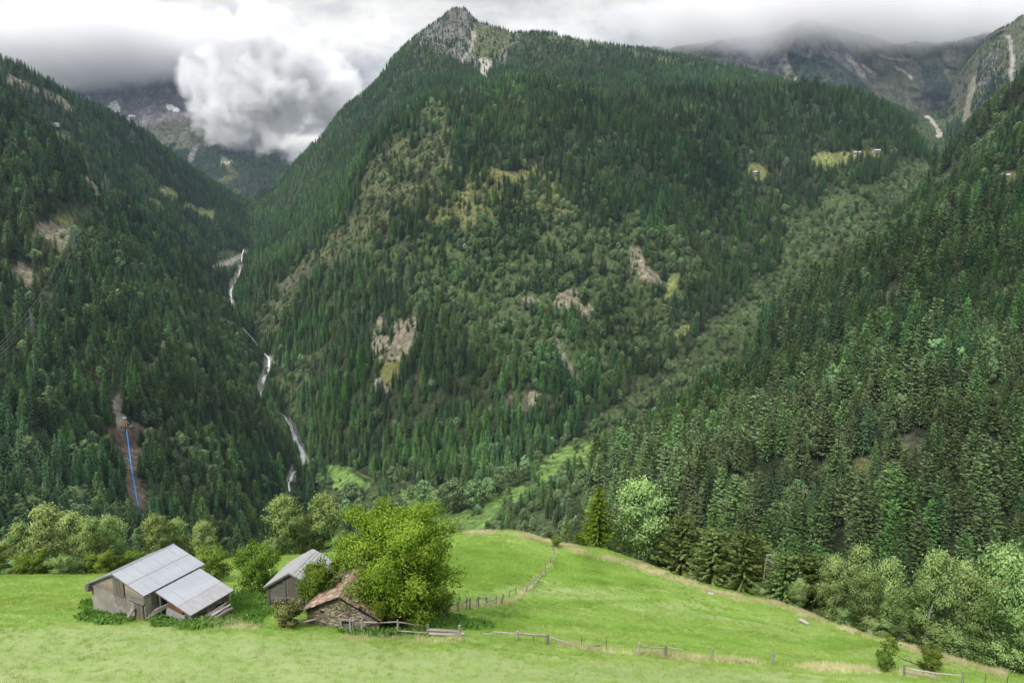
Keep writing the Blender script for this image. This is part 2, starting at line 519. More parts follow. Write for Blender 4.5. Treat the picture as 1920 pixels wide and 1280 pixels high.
# patches of the valley: where on which slope, ground colour, share of trees left standing, and the kinds of tree
E, B_, PL = 'e', 'b', 'p'
COVER = {
 'center_front': [
  (PL, [(790, 205), (850, 205), (850, 300), (810, 360), (745, 400), (690, 470), (600, 540), (520, 620), (470, 650), (470, 600), (560, 500), (640, 410), (700, 320)], 'heath', .9, 'bush'),
  (PL, [(830, 360), (900, 320), (1010, 318), (1060, 360), (1090, 430), (1000, 480), (850, 470), (770, 460)], 'gold', .85, 'open'),
  (E, (960, 330, 65, 9, 4), 'gold', .03, 'mixed'),
  (E, (870, 420, 60, 22, -20), 'gold', .2, 'mixed'),
  (PL, [(660, 470), (820, 430), (1050, 400), (1250, 430), (1330, 520), (1240, 700), (1060, 720), (900, 640), (760, 560)], 'shrub', .9, 'leafy'),
  (PL, [(1480, 400), (1600, 360), (1700, 310), (1800, 300), (1780, 380), (1700, 430), (1590, 520), (1420, 650), (1290, 720), (1180, 800), (1100, 870), (1030, 860), (1150, 770), (1290, 660), (1400, 560), (1460, 480)], 'shrub', .95, 'bush'),
  (E, (1590, 296, 68, 13, -6), 'grass', .02, 'mixed'), (E, (1545, 308, 26, 9, 0), 'grass', .05, 'mixed'),
  (E, (1420, 322, 22, 15, 20), 'gold', .05, 'mixed'),
  (E, (708, 640, 15, 48, 8), 'rock', .22, 'mixed'), (E, (742, 650, 16, 62, 12), 'rock', .2, 'mixed'), (E, (768, 625, 12, 40, 14), 'rock', .25, 'mixed'),
  (E, (718, 722, 18, 16, -25), 'scree', .08, 'mixed'), (E, (735, 700, 20, 26, 25), 'gold', .2, 'bush'),
  (E, (1195, 492, 14, 32, -22), 'rock', .22, 'mixed'), (E, (1222, 520, 15, 22, -50), 'rock', .14, 'mixed'),
  (E, (1065, 562, 28, 17, -30), 'rock', .2, 'mixed'), (E, (990, 567, 20, 9, 0), 'rock', .1, 'mixed'), (E, (1100, 585, 14, 22, -10), 'rock', .3, 'mixed'),
  (E, (978, 752, 34, 17, 0), 'brown', .25, 'mixed'), (E, (1000, 748, 12, 14, 0), 'rock', .1, 'mixed'),
  (B_, [(1265, 520), (1250, 560)], 9, 'grass', .0, 'mixed'), (B_, [(1290, 615), (1265, 635)], 7, 'grass', .0, 'mixed'),
  (B_, [(1043, 640), (1056, 675), (1090, 720)], 6, 'rock', .15, 'bush'),
  (B_, [(520, 540), (600, 500), (700, 462)], 7, 'brown', .2, 'bush'),
  (PL, [(500, 740), (560, 660), (600, 660), (560, 760), (580, 800), (540, 790)], 'shrub', .9, 'bush'),
  (PL, [(660, 890), (745, 905), (800, 915), (960, 880), (1060, 840), (1190, 795), (1200, 815), (1060, 890), (960, 945), (860, 985), (740, 960), (640, 930)], 'shrub', .5, 'leafy'),
  (B_, [(760, 925), (860, 968), (960, 930), (1060, 880)], 10, 'green', .0, 'leafy'),
  (B_, [(606, 875), (650, 885), (690, 900)], 11, 'green', .05, 'leafy'),
  (PL, [(880, 960), (1000, 900), (1080, 900), (960, 1010)], 'shrub', .7, 'bush'),
  (PL, [(600, 880), (660, 870), (740, 905), (860, 985), (880, 950), (1060, 860), (1300, 840), (1300, 1200), (560, 1200), (575, 960)], 'shrub', .5, 'bush'),
  (PL, [(735, 930), (800, 925), (870, 968), (965, 925), (1000, 905), (985, 950), (880, 1010), (800, 990)], 'green', .02, 'bush'),
  (PL, [(990, 885), (1060, 845), (1130, 820), (1200, 790), (1210, 805), (1130, 850), (1060, 890), (1000, 915)], 'green', .10, 'bush'),
  (PL, [(600, 880), (650, 878), (690, 900), (660, 920), (615, 915)], 'green', .1, 'bush'),
  (B_, [(452, 500), (437, 535), (433, 560), (435, 580)], 5, 'scree', .0, 'bush'), (B_, [(503, 672), (505, 690), (494, 712), (486, 740)], 9, 'scree', .0, 'bush'), (B_, [(540, 788), (556, 830), (570, 862), (545, 888), (540, 915)], 8, 'scree', .0, 'bush'), (B_, [(543, 915), (552, 955)], 13, 'shrub', .25, 'bush'),
 ],
 'center_back': [
  (PL, [(780, 40), (850, 5), (975, 50), (975, 75), (940, 130), (905, 150), (885, 128), (840, 118), (800, 95), (770, 95)], 'grey', .8, 'spruce'),
  (PL, [(880, 40), (975, 60), (935, 110), (912, 128), (880, 100)], 'heath', .3, 'spruce'),
  (PL, [(884, 45), (892, 70), (886, 90), (870, 122), (862, 120), (878, 90)], 'scree', .08, 'spruce'),
  (PL, [(900, 105), (925, 115), (912, 150), (902, 142)], 'scree', .03, 'spruce'),
  (PL, [(1000, 60), (1300, 98), (1500, 155), (1320, 130), (1100, 90), (1015, 80)], 'heath', .40, 'spruce'),
  (PL, [(1640, 200), (1800, 270), (1800, 420), (1700, 420), (1690, 300)], 'shrub', .85, 'bush'),
 ],
 'left_far': [
  (B_, [(20, 148), (70, 172), (112, 190), (130, 208)], 8, 'rock', .12, 'spruce'),
  (B_, [(60, 235), (125, 258)], 7, 'shrub', .25, 'bush'), (E, (100, 234, 14, 4, 10), 'grey', .05, 'spruce'),
  (E, (318, 365, 22, 11, 25), 'grass', .02, 'spruce'), (E, (290, 385, 20, 10, 25), 'grass', .15, 'spruce'),
  (PL, [(338, 385), (358, 382), (402, 400), (398, 420), (372, 405)], 'grass', .02, 'spruce'),
  (E, (430, 488, 24, 20, 0), 'shrub', .6, 'bush'), (B_, [(405, 500), (440, 488), (470, 470)], 5, 'road', .0, 'bush'),
  (B_, [(452, 500), (437, 535), (433, 560), (435, 580)], 5, 'scree', .0, 'bush'), (B_, [(503, 672), (505, 690), (494, 712), (486, 740)], 9, 'scree', .0, 'bush'), (B_, [(540, 788), (556, 830), (570, 862), (545, 888), (540, 915)], 8, 'scree', .0, 'bush'), (B_, [(543, 915), (552, 955)], 13, 'shrub', .25, 'bush'),
 ],
 'left_near': [
  (PL, [(60, 450), (110, 395), (160, 405), (175, 440), (120, 470)], 'gold', .12, 'bush'), (E, (100, 440, 36, 22, 25), 'rock', .08, 'bush'),
  (E, (45, 520, 30, 20, 35), 'rock', .15, 'bush'), (PL, [(60, 540), (100, 535), (130, 580), (90, 580)], 'shrub', .5, 'bush'),
  (E, (178, 345, 18, 24, -30), 'rock', .15, 'bush'), (E, (118, 276, 9, 8, 0), 'rock', .1, 'bush'), (E, (62, 248, 8, 8, 0), 'rock', .1, 'bush'),
  (PL, [(130, 420), (190, 350), (210, 385), (220, 470), (150, 480)], 'shrub', .75, 'bush'),
  (PL, [(214, 800), (250, 800), (262, 860), (274, 920), (284, 992), (254, 992), (236, 920), (222, 860)], 'dirt', .0, 'bush'),
  (B_, [(226, 742), (219, 760), (229, 800)], 8, 'road', .0, 'bush'), (B_, [(210, 752), (214, 768)], 5, 'road', .0, 'bush'),
  (B_, [(310, 645), (306, 672), (282, 698)], 7, 'road', .0, 'bush'), (B_, [(262, 715), (275, 690)], 7, 'shrub', .3, 'bush'),
  (B_, [(347, 540), (344, 555)], 4, 'road', .0, 'bush'), (B_, [(338, 575), (350, 605)], 3.5, 'gold', .1, 'bush'), (B_, [(380, 512), (390, 508)], 4, 'road', .0, 'bush'),
  (PL, [(300, 840), (430, 800), (430, 880), (320, 960)], 'floor', 1.0, 'leafy'), (PL, [(0, 930), (240, 960), (240, 1040), (0, 1040)], 'floor', 1.0, 'leafy'),
  (PL, [(420, 600), (480, 640), (490, 720), (440, 690)], 'shrub', .9, 'leafy'),
  (B_, [(452, 500), (437, 535), (433, 560), (435, 580)], 5, 'scree', .0, 'bush'), (B_, [(503, 672), (505, 690), (494, 712), (486, 740)], 9, 'scree', .0, 'bush'), (B_, [(540, 788), (556, 830), (570, 862), (545, 888), (540, 915)], 8, 'scree', .0, 'bush'), (B_, [(543, 915), (552, 955)], 13, 'shrub', .25, 'bush'),
 ],
 'right_slope': [
  (E, (1785, 432, 60, 10, 8), 'gold', .05, 'pine'), (E, (1745, 436, 18, 10, -20), 'rock', .1, 'pine'),
  (E, (1882, 332, 40, 11, -12), 'gold', .02, 'pine'), (PL, [(1730, 350), (1930, 170), (1930, 215), (1800, 330), (1740, 390)], 'shrub', .7, 'bush'),
  (E, (1715, 845, 28, 34, -30), 'brown', .1, 'pine'), (PL, [(1600, 870), (1660, 850), (1670, 960), (1600, 980)], 'gold', .40, 'pine'), (E, (1440, 770, 22, 30, 20), 'heath', .35, 'bush'), (E, (1560, 660, 26, 14, 20), 'heath', .3, 'bush'), (E, (1880, 560, 30, 16, -15), 'heath', .3, 'bush'), (E, (1660, 560, 30, 12, -15), 'heath', .3, 'bush'),
  (B_, [(1870, 725), (1850, 790), (1800, 880), (1770, 960)], 9, 'shrub', .15, 'bush'),
  (B_, [(1562, 715), (1580, 740)], 5, 'brown', .1, 'pine'),
  (E, (1455, 676, 14, 9, 0), 'gold', .0, 'pine'),
  (B_, [(1180, 815), (1140, 845), (1080, 890)], 12, 'gold', .05, 'bush'),
  (PL, [(800, 940), (1010, 905), (1110, 900), (1090, 990), (1040, 1060), (800, 1200)], 'shrub', .75, 'leafy'),
 ],
 'upper_gully': [
  (PL, [(1600, -200), (2200, -200), (2200, 500), (1600, 500)], 'heath', .6, 'spruce'),
  (PL, [(1785, 170), (1830, 95), (1836, 130), (1822, 200), (1812, 235), (1802, 215)], 'brown', .10, 'spruce'),
  (B_, [(1826, 150), (1818, 190), (1812, 212), (1806, 228)], 6, 'rock', .0, 'spruce'),
  (PL, [(1832, 95), (1875, 60), (1880, 200), (1830, 225)], 'grey', 1.2, 'spruce'),
  (PL, [(1885, 55), (1910, 45), (1916, 100), (1902, 160), (1890, 155), (1888, 105)], 'brown', .15, 'spruce'),
  (B_, [(1892, 70), (1897, 110), (1896, 150)], 4, 'scree', .0, 'spruce'),
  (PL, [(1655, 205), (1760, 220), (1790, 270), (1720, 330), (1680, 300)], 'shrub', .6, 'bush'),
  (B_, [(1727, 212), (1752, 235), (1766, 256), (1740, 262), (1768, 278)], 4, 'scree', .0, 'bush'),
  (B_, [(1742, 262), (1766, 276), (1745, 310), (1715, 355), (1690, 385)], 3, 'scree', .1, 'bush'),
 ],
 'far_right': [
  (PL, [(1000, 0), (2200, 0), (2200, 500), (1000, 500)], 'brown', 0, ''),
  (PL, [(1280, 60), (1560, 40), (1620, 120), (1560, 170), (1400, 160)], 'purple', 0, ''),
  (PL, [(1270, 80), (1360, 95), (1330, 120), (1270, 110)], 'brown', 0, ''),
  (PL, [(1380, 110), (1480, 75), (1470, 150), (1400, 150)], 'grey', 0, ''),
  (PL, [(1472, 100), (1478, 100), (1498, 152), (1472, 156)], 'rock', 0, ''),
  (PL, [(1530, 60), (1570, 70), (1650, 150), (1625, 155), (1560, 100)], 'grey', 0, ''), (B_, [(1590, 105), (1620, 140)], 4, 'scree', 0, ''), (B_, [(1618, 122), (1640, 138)], 3, 'scree', 0, ''),
  (PL, [(1480, 90), (1560, 110), (1640, 170), (1600, 200), (1500, 170)], 'blue', 0, ''),
  (B_, [(1650, 108), (1690, 118), (1710, 112)], 2.5, 'scree', 0, ''), (B_, [(1680, 128), (1710, 140)], 2, 'scree', 0, ''),
  (PL, [(1720, 120), (1770, 130), (1800, 190), (1780, 210), (1740, 160)], 'blue', 0, ''),
 ],
 'far_left': [
  (PL, [(0, 0), (800, 0), (800, 260), (400, 262), (0, 230)], 'purple', 0, ''),
  (PL, [(250, 250), (330, 215), (450, 265), (440, 300), (330, 300), (270, 265)], 'brown', 0, ''),
  (PL, [(280, 270), (350, 285), (420, 268), (450, 280), (560, 300), (700, 330), (700, 500), (300, 500)], 'blue', 0, ''),
  (B_, [(420, 300), (440, 330), (405, 345)], 6, 'heath', 0, ''), (B_, [(355, 300), (370, 275)], 5, 'grey', 0, ''),
  (E, (440, 362, 10, 8, 0), 'brown', 0, ''), (B_, [(415, 305), (436, 301)], 2.5, 'scree', 0, ''),
  (E, (216, 200, 11, 8, 0), 'snow', 0, ''), (E, (224, 213, 8, 3, 10), 'snow', 0, ''), (E, (247, 216, 5, 2, 0), 'snow', 0, ''),
  (E, (324, 201, 13, 5, 15), 'snow', 0, ''), (E, (362, 201, 7, 6, 0), 'snow', 0, ''), (E, (160, 184, 10, 3, 0), 'snow', 0, ''), (E, (202, 203, 4, 2, 0), 'snow', 0, ''),
 ],
}


def cover_masks(name, px, py):
    wx = px + 34 * fbm(px / 46, py / 46, 91, 5, .62); wy = py + 34 * fbm(px / 46, py / 46, 57, 5, .62)
    hole = fbm(px / 30, py / 30, 15, 4, .6)
    if name.startswith('far'):
        wx = px + 10 * fbm(px / 20, py / 20, 91, 5); wy = py + 7 * fbm(px / 20, py / 20, 57, 5)
    for c in COVER[name]:
        if c[0] == E:
            k = min(1, max(c[1][2], c[1][3]) / 130.0)
            m = ell(px + (wx - px) * k, py + (wy - py) * k * min(1, c[1][3] / 25), *c[1]); rest = c[2:]
        elif c[0] == B_:
            k = min(.45, c[2] / 34.0); m = band(px + (wx - px) * k, py + (wy - py) * k, c[1], c[2]); rest = c[3:]
        else:
            q_ = np.array(c[1]); k = min(1, (np.ptp(q_[:, 0]) + np.ptp(q_[:, 1])) / 260.0)
            m = poly(px + (wx - px) * k, py + (wy - py) * k, c[1]); rest = c[2:]
            if rest[0] in ('heath', 'gold') and k > .8: m &= hole > -.22
            if rest[0] == 'grey': m &= hole > -.05
        yield m, rest


def ground_material(name, scale):
    q = NT(name)
    col = q.attr('col', out='Color')
    v = q.coord('Object')
    a = q.noise(scale, 8, 0.65, v); b = q.noise(scale * 0.13, 5, 0.6, v)
    c = q.mix(1.0, col, q.mix(q.rng(a, 0.3, 0.7), (0.62, 0.62, 0.62), (1.35, 1.35, 1.35)), 'MULTIPLY')
    c = q.mix(1.0, c, q.mix(q.rng(b, 0.3, 0.7), (0.8, 0.82, 0.8), (1.18, 1.15, 1.1)), 'MULTIPLY')
    st = q.noise(scale * 1.2, 7, 0.7, q.coord('Object', (1, 1, .28)), .6)
    c = q.mix(1.0, c, q.mix(q.rng(st, 0.36, 0.62), (0.42, 0.43, 0.42), (1.25, 1.22, 1.18)), 'MULTIPLY')
    return q.bsdf(c, 0.95, spec=0.1, bump=st, bstr=1.0, bdist=1.2 / scale * 0.5, k=1)


M['slope'] = ground_material('slope_ground', 0.12)
M['far_slope'] = ground_material('far_slope_ground', 0.02)


def sheet_mesh(s, objname, cover, mat, base='floor', stretch=None):
    ny, nx = s.px.shape
    if cover and not cover.startswith('far'):
        rk = np.zeros(s.px.shape)
        for m, (g, dn, sp) in cover_masks(cover, s.px, s.py):
            rk = np.where(m, 1.0 if g == 'rock' else (.5 if g in ('scree', 'grey', 'brown') else 0), rk)
        X, Y, Z = s.W[..., 0], s.W[..., 1], s.W[..., 2]
        k = s.d / 1000.0
        s.d = s.d + rk * k * (22 * (ridged(X / (26 * k), Z / (60 * k), 7, 4) - .6) + 9 * (ridged(X / (60 * k), Z / (12 * k), 17, 3) - .6))
        s.W = P(s.px, s.py, s.d)
    V = s.W.reshape(-1, 3)
    i = np.arange(ny * nx).reshape(ny, nx)
    Q = np.stack([i[:-1, :-1], i[1:, :-1], i[1:, 1:], i[:-1, 1:]], -1).reshape(-1, 4)
    col = np.empty((ny, nx, 3)); col[:] = GC[base]
    if cover:
        for m, (g, dn, sp) in cover_masks(cover, s.px, s.py):
            col[m] = GC[g]
    X, Y, Z = s.W[..., 0], s.W[..., 1], s.W[..., 2]
    n = 1 + 0.30 * fbm(X / 25, Y / 25 + Z / 18, 5, 4)
    if cover and cover.startswith('far'):
        st = ridged(s.px / 26 + s.py / 70, s.py / 44, 3, 5)
        n = 0.30 + 1.35 * st * (0.75 + .5 * fbm(s.px / 9, s.py / 9, 23, 4))
    col = np.clip(col * n[..., None], 0, .85)
    me = np_mesh(objname, V, Q, mat, smooth=True)
    ca = me.color_attributes.new('col', 'FLOAT_COLOR', 'POINT')
    ca.data.foreach_set('color', np.concatenate([col.reshape(-1, 3), np.ones((ny * nx, 1))], 1).astype(np.float32).ravel())
    o = link(objname, me)
    o['kind'] = 'structure'
    s.obj = o; s.name = cover
    s.bvh = BVHTree.FromPolygons([tuple(v) for v in V.tolist()], Q.tolist())
    return o


S = {}
S['left_far'] = loft([
 [(-250, 10, 1700), (0, 120, 1900), (40, 135, 1950), (110, 172, 2050), (167, 202, 2150), (267, 249, 2400), (333, 302, 2700), (383, 335, 2900), (433, 365, 3050), (475, 388, 3150)],
 [(-250, 150, 1500), (0, 240, 1600), (100, 290, 1700), (200, 340, 1800), (300, 375, 2000), (380, 405, 2350), (490, 460, 2550)],
 [(-250, 300, 1400), (0, 330, 1450), (200, 430, 1550), (300, 470, 1700), (400, 500, 1950), (500, 540, 2150)],
 [(-250, 480, 1300), (0, 520, 1330), (200, 540, 1420), (330, 580, 1520), (430, 620, 1700), (520, 660, 1800)],
], 160, 22, 0.05, 260, 11, rough=6)
S['left_near'] = loft([
 [(-250, 110, 1150), (0, 196, 1250), (50, 220, 1280), (110, 274, 1320), (160, 327, 1350), (207, 375, 1400), (300, 455, 1470), (380, 535, 1500), (450, 600, 1520)],
 [(-250, 300, 980), (0, 350, 1050), (100, 390, 1100), (200, 450, 1170), (300, 530, 1260), (400, 610, 1370), (470, 665, 1420)],
 [(-250, 480, 850), (0, 520, 890), (150, 560, 950), (300, 620, 1050), (420, 690, 1190), (500, 735, 1300)],
 [(-250, 650, 730), (0, 690, 760), (200, 720, 830), (350, 760, 930), (470, 810, 1080), (548, 850, 1180)],
 [(-250, 830, 590), (0, 850, 630), (200, 860, 730), (380, 880, 830), (500, 910, 980), (560, 925, 1090)],
 [(-250, 1000, 490), (0, 1010, 530), (250, 1000, 670), (420, 1020, 740), (520, 1040, 870), (590, 1060, 960)],
 [(-250, 1250, 380), (0, 1250, 400), (250, 1250, 470), (450, 1250, 540), (650, 1250, 640)],
], 220, 26, 0.05, 120, 3, rough=4)
S['center_back'] = loft([
 [(430, 398, 3050), (470, 380, 3000), (505, 364, 2980), (560, 302, 2950), (600, 265, 2950), (640, 214, 2950), (700, 163, 2950), (740, 108, 2970), (790, 62, 3000), (827, 36, 3020), (852, 16, 3030), (870, 17, 3040), (893, 40, 3050), (930, 52, 3050), (972, 63, 3040), (1010, 62, 3000), (1080, 76, 2950), (1160, 87, 2950), (1280, 110, 2990), (1380, 130, 3000), (1480, 157, 3000), (1563, 172, 3000), (1680, 204, 2950), (1760, 262, 2880), (1900, 380, 2800)],
 [(430, 430, 2750), (520, 420, 2600), (620, 320, 2550), (700, 240, 2550), (800, 160, 2650), (850, 130, 2750), (960, 130, 2720), (1090, 135, 2620), (1290, 150, 2650), (1500, 185, 2700), (1650, 230, 2650), (1900, 420, 2550)],
 [(430, 500, 2300), (520, 480, 2150), (620, 400, 2050), (720, 280, 2050), (820, 200, 2150), (1000, 185, 2250), (1290, 190, 2300), (1500, 195, 2380), (1650, 260, 2350), (1900, 450, 2300)],
 [(430, 600, 1900), (560, 560, 1850), (700, 420, 1850), (850, 320, 1900), (1300, 300, 2050), (1600, 330, 2150), (1900, 520, 2100)],
], 330, 24, 0.05, 330, 23, rough=7)
S['center_front'] = loft([
 [(430, 560, 1960), (480, 522, 1950), (560, 474, 1900), (620, 414, 1850), (680, 306, 1800), (720, 252, 1800), (800, 195, 1850), (900, 178, 1850), (1000, 166, 1850), (1080, 176, 1850), (1150, 192, 1900), (1300, 180, 1980), (1500, 172, 2080), (1600, 187, 2100), (1680, 222, 2050), (1740, 290, 1950), (1900, 380, 1850)],
 [(440, 605, 1800), (540, 560, 1700), (640, 470, 1620), (740, 340, 1600), (850, 290, 1600), (1000, 270, 1620), (1200, 270, 1700), (1400, 270, 1800), (1600, 290, 1850), (1740, 370, 1750), (1900, 440, 1700)],
 [(460, 665, 1620), (560, 640, 1520), (680, 560, 1440), (800, 450, 1420), (950, 400, 1430), (1100, 390, 1450), (1300, 390, 1550), (1500, 400, 1650), (1700, 430, 1600), (1880, 500, 1550)],
 [(490, 745, 1450), (600, 700, 1360), (720, 640, 1280), (850, 580, 1260), (1000, 540, 1260), (1200, 520, 1330), (1400, 510, 1430), (1620, 520, 1450), (1800, 590, 1400)],
 [(528, 822, 1300), (640, 780, 1220), (760, 740, 1150), (900, 700, 1130), (1050, 680, 1130), (1200, 650, 1200), (1350, 630, 1270), (1550, 630, 1300), (1700, 680, 1250)],
 [(548, 890, 1180), (680, 860, 1110), (800, 840, 1060), (950, 800, 1030), (1100, 770, 1050), (1250, 740, 1110), (1450, 720, 1150), (1600, 760, 1100)],
 [(540, 970, 1050), (700, 900, 1000), (820, 885, 970), (960, 860, 950), (1100, 830, 970), (1250, 800, 1010), (1400, 780, 1020), (1550, 820, 1000)],
 [(520, 1040, 850), (700, 960, 840), (820, 945, 800), (960, 920, 800), (1100, 880, 830), (1300, 860, 850), (1500, 880, 850)],
 [(500, 1160, 600), (700, 1060, 640), (850, 1020, 620), (1000, 1000, 620), (1150, 970, 650), (1350, 940, 700), (1450, 960, 700)],
], 360, 24, 0.045, 150, 37, squeeze=(1100, .86), rough=4)
S['right_slope'] = loft([
 [(1690, 412, 1420), (1715, 395, 1400), (1760, 322, 1370), (1840, 234, 1330), (1920, 164, 1290), (2150, -30, 1200)],
 [(1585, 508, 1130), (1680, 448, 1090), (1750, 404, 1060), (1850, 335, 1030), (1950, 265, 1000), (2150, 120, 950)],
 [(1425, 612, 960), (1550, 563, 900), (1700, 480, 860), (1850, 420, 830), (2150, 280, 780)],
 [(1412, 690, 880), (1550, 640, 790), (1700, 570, 740), (1850, 520, 710), (2150, 400, 660)],
 [(1235, 800, 820), (1400, 755, 720), (1550, 720, 670), (1700, 680, 630), (1850, 640, 600), (2150, 550, 560)],
 [(1105, 880, 720), (1300, 840, 640), (1500, 810, 575), (1700, 770, 540), (1850, 740, 515), (2150, 680, 480)],
 [(935, 965, 690), (1100, 920, 620), (1300, 900, 550), (1500, 890, 500), (1700, 870, 475), (1900, 840, 455), (2150, 800, 430)],
 [(890, 1050, 540), (1100, 1010, 510), (1300, 1000, 460), (1500, 1000, 430), (1700, 990, 410), (1900, 970, 395), (2150, 930, 380)],
 [(860, 1250, 420), (1200, 1190, 390), (1500, 1160, 350), (1800, 1150, 330), (2150, 1120, 310)],
], 260, 24, 0.04, 90, 51, rough=3)
S['upper_gully'] = loft([
 [(1630, 214, 3750), (1700, 222, 3800), (1770, 205, 3800), (1790, 150, 3750), (1827, 99, 3600), (1863, 62, 3500), (1897, 45, 3450), (1920, 30, 3400), (2150, 12, 3200)],
 [(1630, 228, 3450), (1720, 232, 3450), (1780, 225, 3350), (1830, 180, 3200), (1920, 110, 3050), (2150, 50, 2900)],
 [(1630, 262, 3050), (1690, 262, 3000), (1770, 285, 2800), (1850, 250, 2600), (2150, 150, 2450)],
 [(1630, 360, 2550), (1700, 355, 2500), (1770, 370, 2300), (2150, 330, 2100)],
], 120, 24, 0.06, 260, 61, rough=8)
S['far_right'] = loft([
 [(900, 95, 5700), (1100, 100, 5700), (1270, 88, 5600), (1400, 70, 5500), (1470, 50, 5400), (1525, 36, 5300), (1600, 60, 5300), (1700, 85, 5300), (1780, 80, 5200), (1850, 60, 5100), (2000, 20, 5000)],
 [(900, 140, 5300), (1270, 120, 5300), (1400, 115, 5200), (1525, 105, 5050), (1650, 120, 5050), (1780, 130, 5000), (2000, 110, 4900)],
 [(900, 200, 5000), (1300, 180, 5000), (1500, 170, 4900), (1650, 180, 4900), (1780, 200, 4880), (2000, 200, 4860)],
 [(900, 330, 4880), (1500, 320, 4830), (1780, 330, 4780), (2000, 340, 4750)],
], 300, 30, 0.09, 500, 71, rough=40, roughscale=160)
S['far_left'] = loft([
 [(-100, 190, 7600), (100, 172, 7500), (180, 140, 7400), (250, 110, 7300), (330, 105, 7200), (420, 130, 7200), (520, 170, 7200), (640, 200, 7200), (760, 220, 7200)],
 [(-100, 240, 7000), (150, 230, 6900), (250, 200, 6700), (330, 200, 6600), (420, 215, 6600), (560, 240, 6700), (760, 260, 6700)],
 [(-100, 320, 6200), (200, 290, 6000), (300, 268, 5900), (400, 265, 5800), (480, 290, 5600), (600, 300, 5600), (760, 310, 5700)],
 [(-100, 380, 5400), (250, 360, 5300), (400, 345, 5100), (500, 350, 4900), (600, 340, 4950), (760, 350, 5000)],
 [(-100, 470, 5050), (400, 440, 4950), (600, 430, 4850), (760, 430, 4880)],
], 280, 26, 0.08, 600, 83, rough=45, roughscale=200)
for k, nm, mat, base in (('left_far', 'hillside', 'slope', 'floor'), ('left_near', 'hillside', 'slope', 'floor'), ('center_back', 'mountain', 'slope', 'floor'),
                         ('center_front', 'mountain', 'slope', 'floor'), ('right_slope', 'hillside', 'slope', 'floor'), ('upper_gully', 'mountain', 'slope', 'brown'),
                         ('far_right', 'mountain', 'far_slope', 'brown'), ('far_left', 'mountain', 'far_slope', 'purple')):
    sheet_mesh(S[k], nm, k, M[mat], base)

# ------------------------------------------------------------------ the meadow
CREST = [(-250, 1088, 96), (0, 1081, 99), (100, 1081, 100), (200, 1078, 102), (300, 1068, 106), (420, 1051, 110), (560, 1042, 116), (700, 1028, 121), (790, 1012, 125), (870, 1000, 128), (950, 996, 129), (1000, 1005, 128), (1050, 1020, 127), (1120, 1028, 126), (1200, 1055, 121), (1300, 1090, 113), (1461, 1132, 101), (1558, 1168, 93), (1655, 1200, 85), (1752, 1226, 77), (1881, 1262, 69), (1960, 1282, 65), (2150, 1330, 58)]
cr = np.array(CREST, float)
def _off(dy, k):
    r = cr.copy(); r[:, 1] += dy; r[:, 2] *= k
    return [tuple(q) for q in r]
mead_rows = [
 _off(330, 3.4), _off(110, 1.6), _off(9, 1.12), CREST,
 [(-250, 1124, 77), (100, 1120, 78), (400, 1112, 79), (520, 1128, 74), (700, 1130, 75), (820, 1122, 79), (950, 1112, 86), (1050, 1110, 92), (1200, 1140, 90), (1350, 1160, 88), (1500, 1192, 80), (1650, 1225, 72.5), (1800, 1256, 66), (1950, 1292, 61), (2150, 1342, 55)],
 [(-250, 1165, 62), (100, 1158, 64), (270, 1163, 63), (430, 1163, 63.5), (570, 1178, 62), (700, 1190, 61), (860, 1193, 61), (950, 1205, 61), (1200, 1226, 60.5), (1450, 1245, 60), (1650, 1262, 59.5), (1800, 1281, 58), (1950, 1310, 56), (2150, 1365, 51)],
 [(-250, 1215, 54), (400, 1220, 53.5), (900, 1238, 54), (1300, 1262, 54.5), (1600, 1285, 54.5), (1900, 1330, 52), (2150, 1390, 49)],
 [(-250, 1300, 44), (900, 1300, 45), (1600, 1330, 46), (2150, 1420, 45)],
 [(-250, 1600, 24), (900, 1600, 25), (2150, 1620, 27)],
]
mw = loft(mead_rows, 520, 46, back=False)
mw.W[..., 2] += 0.16 * fbm(mw.W[..., 0] / 7, mw.W[..., 1] / 7, 4, 4) + 0.12 * fbm(mw.W[..., 0] / 2.2, mw.W[..., 1] / 2.2, 8, 3)
# low terrace steps that cross the slope
TERRACES = (([(880, 1140), (1000, 1160), (1180, 1178), (1330, 1192), (1480, 1215)], .45, 6), ([(960, 1128), (1100, 1128), (1250, 1126)], .22, 5),
                     ([(1290, 1142), (1400, 1158), (1520, 1190), (1600, 1215)], .4, 5), ([(0, 1102), (140, 1100)], .2, 4), ([(0, 1148), (120, 1152)], .22, 4))
for pts, hgt, wd in TERRACES:
    pts = np.array(pts, float)
    yy = pchip(pts[:, 0], pts[:, 1], np.clip(mw.px, pts[0, 0], pts[-1, 0]))
    side = np.clip((mw.py - yy) / wd, -1, 1)
    fade = np.clip((mw.px - pts[0, 0]) / 40 + .2, 0, 1) * np.clip((pts[-1, 0] - mw.px) / 40 + .2, 0, 1)
    mw.W[..., 2] += hgt * fade * (-np.exp(-(side * 1.6) ** 2) * .6 + np.where(side < 0, .5, 0) * np.exp(-np.abs(mw.py - yy) / 25))


